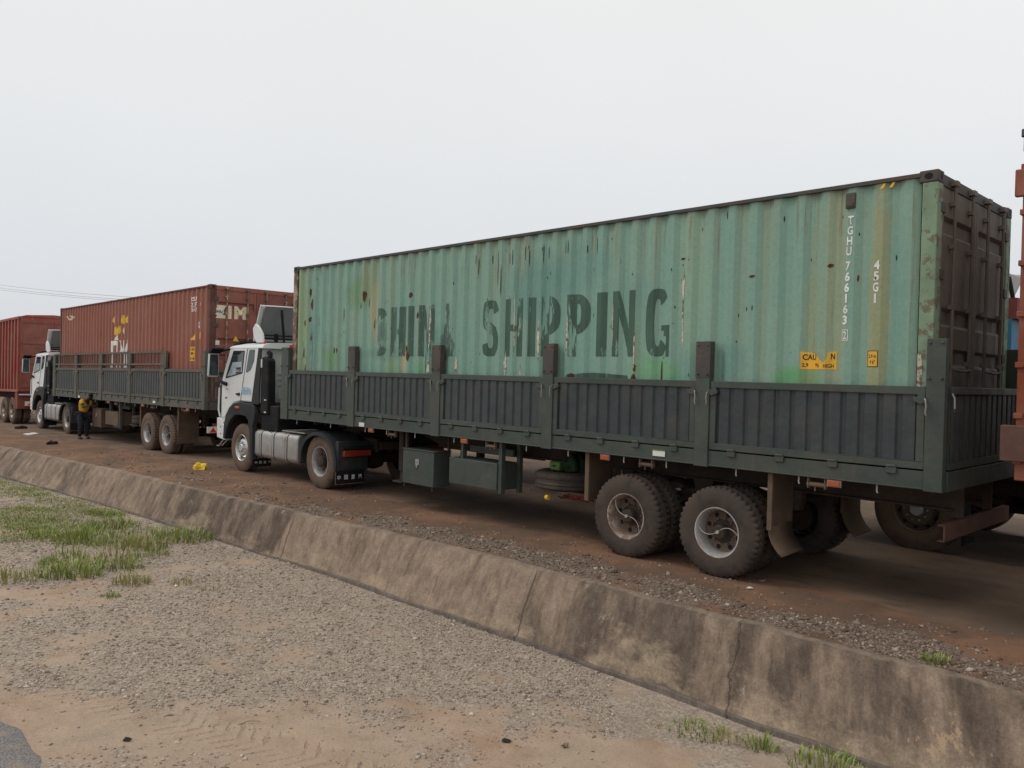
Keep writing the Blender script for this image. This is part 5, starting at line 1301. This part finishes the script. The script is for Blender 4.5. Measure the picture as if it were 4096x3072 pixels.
for y0, y1 in ((.05, 1.24), (1.26, 2.45)):
    for a in ((y0, y1, 4.05, 4.15), (y0, y1, 1.45, 1.55), (y0, y0+.08, 1.55, 4.05), (y1-.08, y1, 1.55, 4.05), (y0, y1, 3.2, 3.27), (y0, y1, 2.4, 2.47)): dm.box(.0, .035, *a)
dm.build('rear_door_frame', 'cdoorred', bx, .006)
MB().box(.0, .012, .06, 2.44, 1.55, 4.10).build('rear_door', 'cdoorred', bx)
MB().box(-.1, .05, .05, 1.1, 1.15, 1.20).build('rear_step', 'whiteb', bx)
MB().box(-.05, .03, .25, .62, .72, .90).build('warning_board', 'whitep', bx)
MB().add([(.032, .3, .74), (.032, .6, .74), (.032, .45, .88)], [(0, 1, 2)]).build('warning_triangle', 'redlens', bx)
MB().box(-.5, -.1, .0, .7, .60, 1.28).build('mud_guard', 'redmud', bx, .01)
MB().box(-LB, -.1, .7, .8, 1.0, 1.3).box(-LB, -.1, 1.65, 1.75, 1.0, 1.3).build('chassis_frame', 'chassis', bx)
MB().box(-.1, 0, .3, 2.2, .70, .80).build('underrun_bumper', 'chassis', bx)
for xx in (-.85-.0, -2.15):
    for s, yo in ((1, -.03), (-1, 2.53)):
        make_wheel(bx, xx, yo, .515, s, 'trailer', True, True, 'rubberd', 'rimdust')
        make_wheel(bx, xx, yo+.32*s, .515, s, 'trailer', False, True, 'rubberd', 'rimdust')

# warning board on the second trailer's tail
wb = bpy.data.objects['semi_trailer.001']
MB().box(12.30, 12.32, .0, .62, .70, .855).build('warning_board', 'whitep', wb)
MB().add([(12.323, .06, .71), (12.323, .24, .71), (12.323, .15, .845)], [(0, 1, 2)]).build('warning_triangle', 'redlens', wb)

# ------------------------------------------------------------------ next vehicle at the right edge: orange-red cargo body
ob = empty('box_trailer', (12.92, -.1, 0), 'rusty orange-red steel cargo body at the right edge behind the green container', 'trailer', 'red and orange box trailers')
MB().box(.0, 7.0, .02, 2.45, 1.45, 4.38).build('cargo_box', 'corange', ob, .01)
orr = MB()
for k in range(15): orr.box(.25+.45*k, .33+.45*k, -.02, .02, 1.5, 4.35)
orr.build('side_ribs', 'corange', ob, .008)
oh = MB()
for zz in (1.6, 2.0, 2.45, 2.9, 3.35, 3.8, 4.2): oh.box(-.012, .06, -.012, 2.46, zz, zz+.05)
oh.build('end_ribs', 'corange', ob, .006)
MB().box(-.05, .22, -.04, .02, 3.96, 4.20).build('hinge_plate', 'corange', ob, .01)
MB().box(-.10, .25, -.05, .02, 1.62, 1.94).build('hinge_plate', 'chassis_rust', ob, .01)
MB().tube([(.03, .0, 4.36), (.03, 0, 4.60)], .03, 8).lathe([(0, -.05), (.05, -.03), (.05, .03), (0, .05)], (.03, 0, 4.52), 10, 'z').build('corner_pin', 'cdark', ob)
MB().box(.1, 6.9, .7, .8, 1.15, 1.45).box(.1, 6.9, 1.6, 1.7, 1.15, 1.45).build('chassis_frame', 'chassis', ob)
for xx in (4.6, 5.9):
    for s, yo in ((1, .0), (-1, 2.45)): make_wheel(ob, xx, yo, .515, s, 'trailer', True, True, 'rubber', 'rimdust')

# ------------------------------------------------------------------ second row: tall white tractor seen past the container
t3 = build_tractor((13.15, 3.55, -.0), (0, 0, 0), 'white truck parked in the row beyond, its front wheel visible under the green trailer', signs=False, deflin='white')
t3.scale = (1.1, 1.1, 1.1)
for o_ in list(t3.children):
    if o_.name.startswith('fuel_tank'):
        for q in list(o_.children): bpy.data.objects.remove(q)
        bpy.data.objects.remove(o_)
    elif o_.name.startswith('wheel'):
        for q in o_.children:
            if q.name.startswith('rim'): q.data = q.data.copy(); q.data.materials[0] = MAT['disc']
MB().box(-1.15, -1.0, -.2, 2.4, 2.86, 3.10).build('headboard_beam', 'redmud', t3)
MB().box(-1.12, -1.05, -.2, 2.4, 2.42, 2.86).build('blue_panel', 'blue', t3)
MB().box(-1.6, 6, -.05, .0, .28, .36).build('side_guard', 'chassis', t3)
tb = empty('cargo_trailer', (13.2, 3.6, 0), 'dark reddish cargo body in the far row, mostly hidden behind the orange body', 'trailer')
MB().box(.2, 9, -.05, 2.4, 1.4, 2.5).build('cargo_box', 'cdarkred', tb, .01); MB().box(.2, 9, .6, 1.8, 1.1, 1.4).build('chassis_frame', 'chassis', tb)
for xx in (6.5, 7.8):
    for s, yo in ((1, -.03), (-1, 2.4)): make_wheel(tb, xx, yo, .515, s, 'trailer', True, True, 'rubber', 'rimdust')

for xr_, lab in ((-4.6, 'long dark trailer parked in the far row behind the green container'), (-21.5, 'long dark trailer parked in the far row behind the red container')):
    fr_ = empty('cargo_trailer', (xr_, 3.7, float(zu(xr_+6))), lab, 'trailer', 'trailers in the far row')
    MB().box(0, 12.4, .0, 2.45, 1.25, 3.3).build('cargo_box', 'cdarkred', fr_, .01)
    MB().box(0, 12.4, .7, .8, .95, 1.25).box(0, 12.4, 1.65, 1.75, .95, 1.25).build('chassis_frame', 'chassis', fr_)
    MB().box(4.2, 8.2, .02, .06, .55, 1.25).build('side_skirt', 'chassis', fr_); MB().box(1.2, 2.6, .1, .7, .45, 1.1).build('tool_box', 'chassis', fr_, .02)
    for xx in (9.2, 10.5):
        for s, yo in ((1, -.03), (-1, 2.48)):
            make_wheel(fr_, xx, yo, .515, s, 'trailer', True, True, 'rubber', 'rimdust'); make_wheel(fr_, xx, yo+.32*s, .515, s, 'trailer', False, True, 'rubber', 'rimdust')
    MB().box(3.3, 3.42, .3, .42, .05, 1.25).box(3.3, 3.42, 2.0, 2.12, .05, 1.25).build('landing_leg', 'chassis', fr_)
# bushes beyond the road
def bush(x, y, w, h, n, label):
    vs = []; fs = []
    z0 = float(ground_z(x, y))
    cl_ = [(random.gauss(0, w*.33), random.gauss(0, w*.3), random.uniform(.15, .85)*h, random.uniform(.18, .38)*w*.6) for _ in range(26)]
    for _ in range(n):
        c_ = random.choice(cl_); d = Vector((random.gauss(0, 1), random.gauss(0, 1), random.gauss(0, 1))).normalized()*c_[3]*random.uniform(.6, 1.05)
        p = Vector((c_[0], c_[1], c_[2]))+d
        if p.z < .02: continue
        s = random.uniform(.04, .09); a = Vector((random.gauss(0, 1), random.gauss(0, 1), random.gauss(0, 1))).normalized(); b_ = a.cross(Vector((random.gauss(0, 1), random.gauss(0, 1), 1))).normalized()
        o = len(vs); vs += [p-a*s, p+b_*s*.4, p+a*s, p-b_*s*.4]; fs.append((o, o+1, o+2, o+3))
    st_ = empty('bush', (x, y, z0), label, 'bush', 'bushes beyond the road')
    MB().add([tuple(v_) for v_ in vs], fs).build('foliage', 'grass_leaf', st_, 0, 0)
    sm = MB()
    for k in range(7): a = k*.9; sm.tube([(0, 0, -.05), (.12*w*math.cos(a), .12*w*math.sin(a), h*.3), (.3*w*math.cos(a), .3*w*math.sin(a), h*.7)], .03, 5, .01)
    sm.build('stem', 'stick', st_)
    return st_
grass_mat('grass_leaf', (.02, .05, .012), (.045, .10, .025), (.09, .15, .05))
bush(6.2, 19, 4.5, 2.2, 5000, 'broad green bush far beyond the road, under the orange body')
bush(-3.5, 22, 5, 2.4, 3000, 'broad bush far beyond the road behind the green container')
bush(-16, 26, 6, 2.6, 3000, 'wide bush far beyond the road behind the red container')

# ------------------------------------------------------------------ overhead wires on poles
def pole(x, y, h, label):
    z0 = float(ground_z(x, y)); p = empty('utility_pole', (x, y, z0), label, 'utility pole', 'utility poles')
    MB().tube([(0, 0, -.3), (0, 0, h)], .16, 10, .10).build('pole', 'woodpole', p)
    MB().box(-.05, .05, -1.2, 1.2, h-.45, h-.33).build('crossarm', 'woodpole', p)
    return z0+h-.25
py_ = 50.
zz1 = pole(-107, py_, 9.9+1.3, 'wooden utility pole hidden behind the red container')
def catenary(p0, p1, sag, n=24): return [Vector(p0).lerp(Vector(p1), k/n)-Vector((0, 0, sag*4*(k/n)*(1-k/n))) for k in range(n+1)]
for dz, dyy, lab in ((1.5, 0, 'uppermost of the three thin overhead wires at the left'), (0.55, .4, 'middle one of the three thin overhead wires at the left'), (0.0, -.4, 'lowest of the three thin overhead wires at the left')):
    wz = 11.9+dz*.45
    o = MB().tube(catenary((-107, py_+dyy, wz), (-300, py_+dyy, 27.2+dz*1.05), .8), .035, 5).build('overhead_wire', 'wire', None, 0, 0)
    tag(o, lab, 'wire', 'overhead wires')

# ------------------------------------------------------------------ person at the second trailer
def skinfig(name, verts, edges, radii, mat, parent, root=0, sub=2):
    me = bpy.data.meshes.new(name); me.from_pydata(verts, edges, [])
    o = bpy.data.objects.new(name, me); COL.objects.link(o); o.parent = parent
    sk = o.modifiers.new('skin', 'SKIN'); sk.use_smooth_shade = True
    sv = me.skin_vertices[0].data
    for i, r in enumerate(radii): sv[i].radius = (r, r) if not isinstance(r, tuple) else r
    sv[root].use_root = True
    su = o.modifiers.new('sub', 'SUBSURF'); su.levels = sub; su.render_levels = sub
    me.materials.append(MAT[mat]); return o
J_SC = .88
pe = empty('person', (-13.05, -.02, float(ground_z(-13.05, -.02))+.005), 'person in a yellow shirt and dark trousers reaching under the second trailer', 'person')
# local frame: faces +x/+y (towards the trailer), slight forward bend
J = dict(pel=(0, 0, .90), spi=(.03, .02, 1.08), che=(.08, .05, 1.28), nek=(.13, .09, 1.43), hed=(.20, .15, 1.47), top=(.26, .19, 1.58),
         hl=(-.02, .10, .88), kl=(.02, .14, .50), al=(-.04, .16, .09), fl=(.12, .18, .04),
         hr=(.04, -.10, .88), kr=(.14, -.10, .49), ar=(.08, -.12, .09), fr=(.24, -.10, .04),
         sl=(.02, .22, 1.36), el=(.22, .30, 1.16), wl=(.44, .32, 1.22), sr=(.17, -.10, 1.36), er=(.36, -.12, 1.16), wr=(.58, -.02, 1.24))
rad = dict(pel=(.15, .12), spi=(.13, .11), che=(.15, .12), nek=.06, hed=.085, top=.085, hl=.09, kl=.065, al=.042, fl=.04, hr=.09, kr=.065, ar=.042, fr=.04, sl=.06, el=.045, wl=.03, sr=.06, er=.045, wr=.03)
ks = list(J); E_ = [('pel', 'spi'), ('spi', 'che'), ('che', 'nek'), ('nek', 'hed'), ('hed', 'top'), ('pel', 'hl'), ('hl', 'kl'), ('kl', 'al'), ('al', 'fl'), ('pel', 'hr'), ('hr', 'kr'), ('kr', 'ar'), ('ar', 'fr'), ('che', 'sl'), ('sl', 'el'), ('el', 'wl'), ('che', 'sr'), ('sr', 'er'), ('er', 'wr')]
skinfig('body', [J[k] for k in ks], [(ks.index(a), ks.index(b_)) for a, b_ in E_], [rad[k] for k in ks], 'skin', pe)
def sub(names, edges, grow, mat, nm, ends={}):
    V_ = [J[k] if k not in ends else ends[k] for k in names]
    R_ = [(tuple(r+grow for r in rad[k]) if isinstance(rad.get(k), tuple) else rad.get(k, .05)+grow) for k in names]
    return skinfig(nm, V_, [(names.index(a), names.index(b_)) for a, b_ in edges], R_, mat, pe)
J['s2l'] = (.12, .27, 1.25); J['s2r'] = (.28, -.11, 1.25); rad['s2l'] = .05; rad['s2r'] = .05
sub(['pel', 'spi', 'che', 'sl', 's2l', 'sr', 's2r'], [('pel', 'spi'), ('spi', 'che'), ('che', 'sl'), ('sl', 's2l'), ('che', 'sr'), ('sr', 's2r')], .03, 'cloth_y', 'shirt')
sub(['pel', 'hl', 'kl', 'al', 'hr', 'kr', 'ar'], [('pel', 'hl'), ('hl', 'kl'), ('kl', 'al'), ('pel', 'hr'), ('hr', 'kr'), ('kr', 'ar')], .028, 'cloth_d', 'trousers')
for w_, d_ in (('wl', (1, .1, .3)), ('wr', (.9, .4, .3))):
    W0 = Vector(J[w_]); D = Vector(d_).normalized(); S = D.cross(Vector((0, 0, 1))).normalized()
    vs = [tuple(W0), tuple(W0+D*.07)]; es = [(0, 1)]; rs = [.025, .032]
    for k in range(4):
        b0 = W0+D*.085+S*(k-1.5)*.02; vs += [tuple(b0), tuple(b0+D*.035), tuple(b0+D*.06-Vector((0, 0, .02)))]; n0 = len(vs)-3
        es += [(1, n0), (n0, n0+1), (n0+1, n0+2)]; rs += [.010, .009, .008]
    b0 = W0+D*.03+S*.035; vs += [tuple(b0), tuple(b0+D*.03+S*.02)]; es += [(0, len(vs)-2), (len(vs)-2, len(vs)-1)]; rs += [.011, .009]
    skinfig('hand', vs, es, rs, 'skin', pe, 0, 1)
bm = bmesh.new(); bmesh.ops.create_uvsphere(bm, u_segments=20, v_segments=14, radius=1)
for v_ in bm.verts: v_.co = Vector((v_.co.x*.095, v_.co.y*.085, v_.co.z*.075))+Vector((.245, .18, 1.60))
me = bpy.data.meshes.new('hair'); bm.to_mesh(me); bm.free(); finish(me, 'hair', 'hair', pe, 0, 80)
MB().box(-.09, .20, .13, .22, 0, .075).box(.03, .32, -.16, -.07, 0, .075).build('shoes', 'black', pe, .03)

pe.scale = (J_SC,)*3
# ------------------------------------------------------------------ litter and twigs
def crumple(name, x, y, sx_, sy_, sz_, mat, label, cat, seed=1, up=0):
    rr = random.Random(seed); bm = bmesh.new(); bmesh.ops.create_icosphere(bm, subdivisions=3, radius=1)
    for v_ in bm.verts:
        p = v_.co.copy(); k_ = 1+.3*math.sin(4*p.x+seed)*math.cos(5*p.y+seed)+rr.uniform(-.12, .12)
        v_.co = Vector((p.x*sx_*k_, p.y*sy_*k_, max(-.05, p.z*k_)*sz_))
    me = bpy.data.meshes.new(name); bm.to_mesh(me); bm.free()
    o = finish(me, name, mat, None, 0, 25); o.location = (x, y, float(ground_z(x, y))+.01+up); o.rotation_euler = (0, 0, seed); tag(o, label, cat); return o
crumple('plastic_bag', -3.08, -.51, .27, .15, .12, 'yellow', 'crumpled yellow plastic bag on the red shoulder left of the white truck', 'plastic bag', 3)
MAT['darkcloth'] = M('dark_cloth', (.02, .016, .018), .9, var=.3)
crumple('cloth', -11.41, -1.33, .15, .10, .09, 'darkcloth', 'dark bundled cloth on the red dirt near the wall at left', 'cloth', 5)
crumple('cloth', -18.9, -.35, .2, .14, .11, 'darkcloth', 'dark lump beside the front wheel of the farther white truck', 'cloth', 8)
crumple('paper_scrap', -15.9, -.75, .45, .2, .02, 'whitep', 'flat white sheet on the dirt below the farther truck', 'paper', 9)
crumple('paper_scrap', -20.5, -1.4, .2, .12, .05, 'whitep', 'small crumpled white scrap at the far left edge', 'paper', 2)
crumple('paper_scrap', 10.46, -.22, .035, .02, .012, 'whitep', 'white scrap on the shoulder gravel near the rear trailer wheel', 'paper', 4)
crumple('paper_scrap', 4.62, -4.12, .035, .018, .012, 'whitep', 'white scrap beside a thin tuft on the lower gravel', 'paper', 6)
crumple('stone', 8.88, -6.18, .028, .02, .016, 'darkmark', 'dark stone lying on the bare sand near the camera', 'stone', 7)
crumple('stone', 10.9, -3.7, .03, .02, .018, 'gravel_brown', 'dark brown stone on the sand at the bottom middle', 'stone', 11)
crumple('stone', 10.55, -3.98, .035, .022, .018, 'darkmark', 'blackish stone left of the brown stone at the bottom', 'stone', 13)
tw = [(5.9, -5.9, .2, 'pale dry twig on the sand at the left edge'), (9.1, -5.35, .16, 'thin twig crossing the sand near the camera'), (8.8, -4.6, .10, 'short pale twig on the gravel in the middle foreground'), (9.75, -4.35, .12, 'brown twig lying on the gravel right of middle'), (7.0, -6.3, .13, 'brown twig beside the tyre track')]
for x, y, l_, lab in tw:
    z_ = float(ground_z(x, y)); a = random.uniform(0, 3)
    o = MB().tube([(-l_/2, 0, 0), (0, .01, .012), (l_/2, -.005, .004)], .004, 5, .002).build('twig', 'stick', None); o.location = (x, y, z_+.006); o.rotation_euler = (0, 0, a); tag(o, lab, 'twig', 'dry twigs')
# dry stalk debris on the shoulder
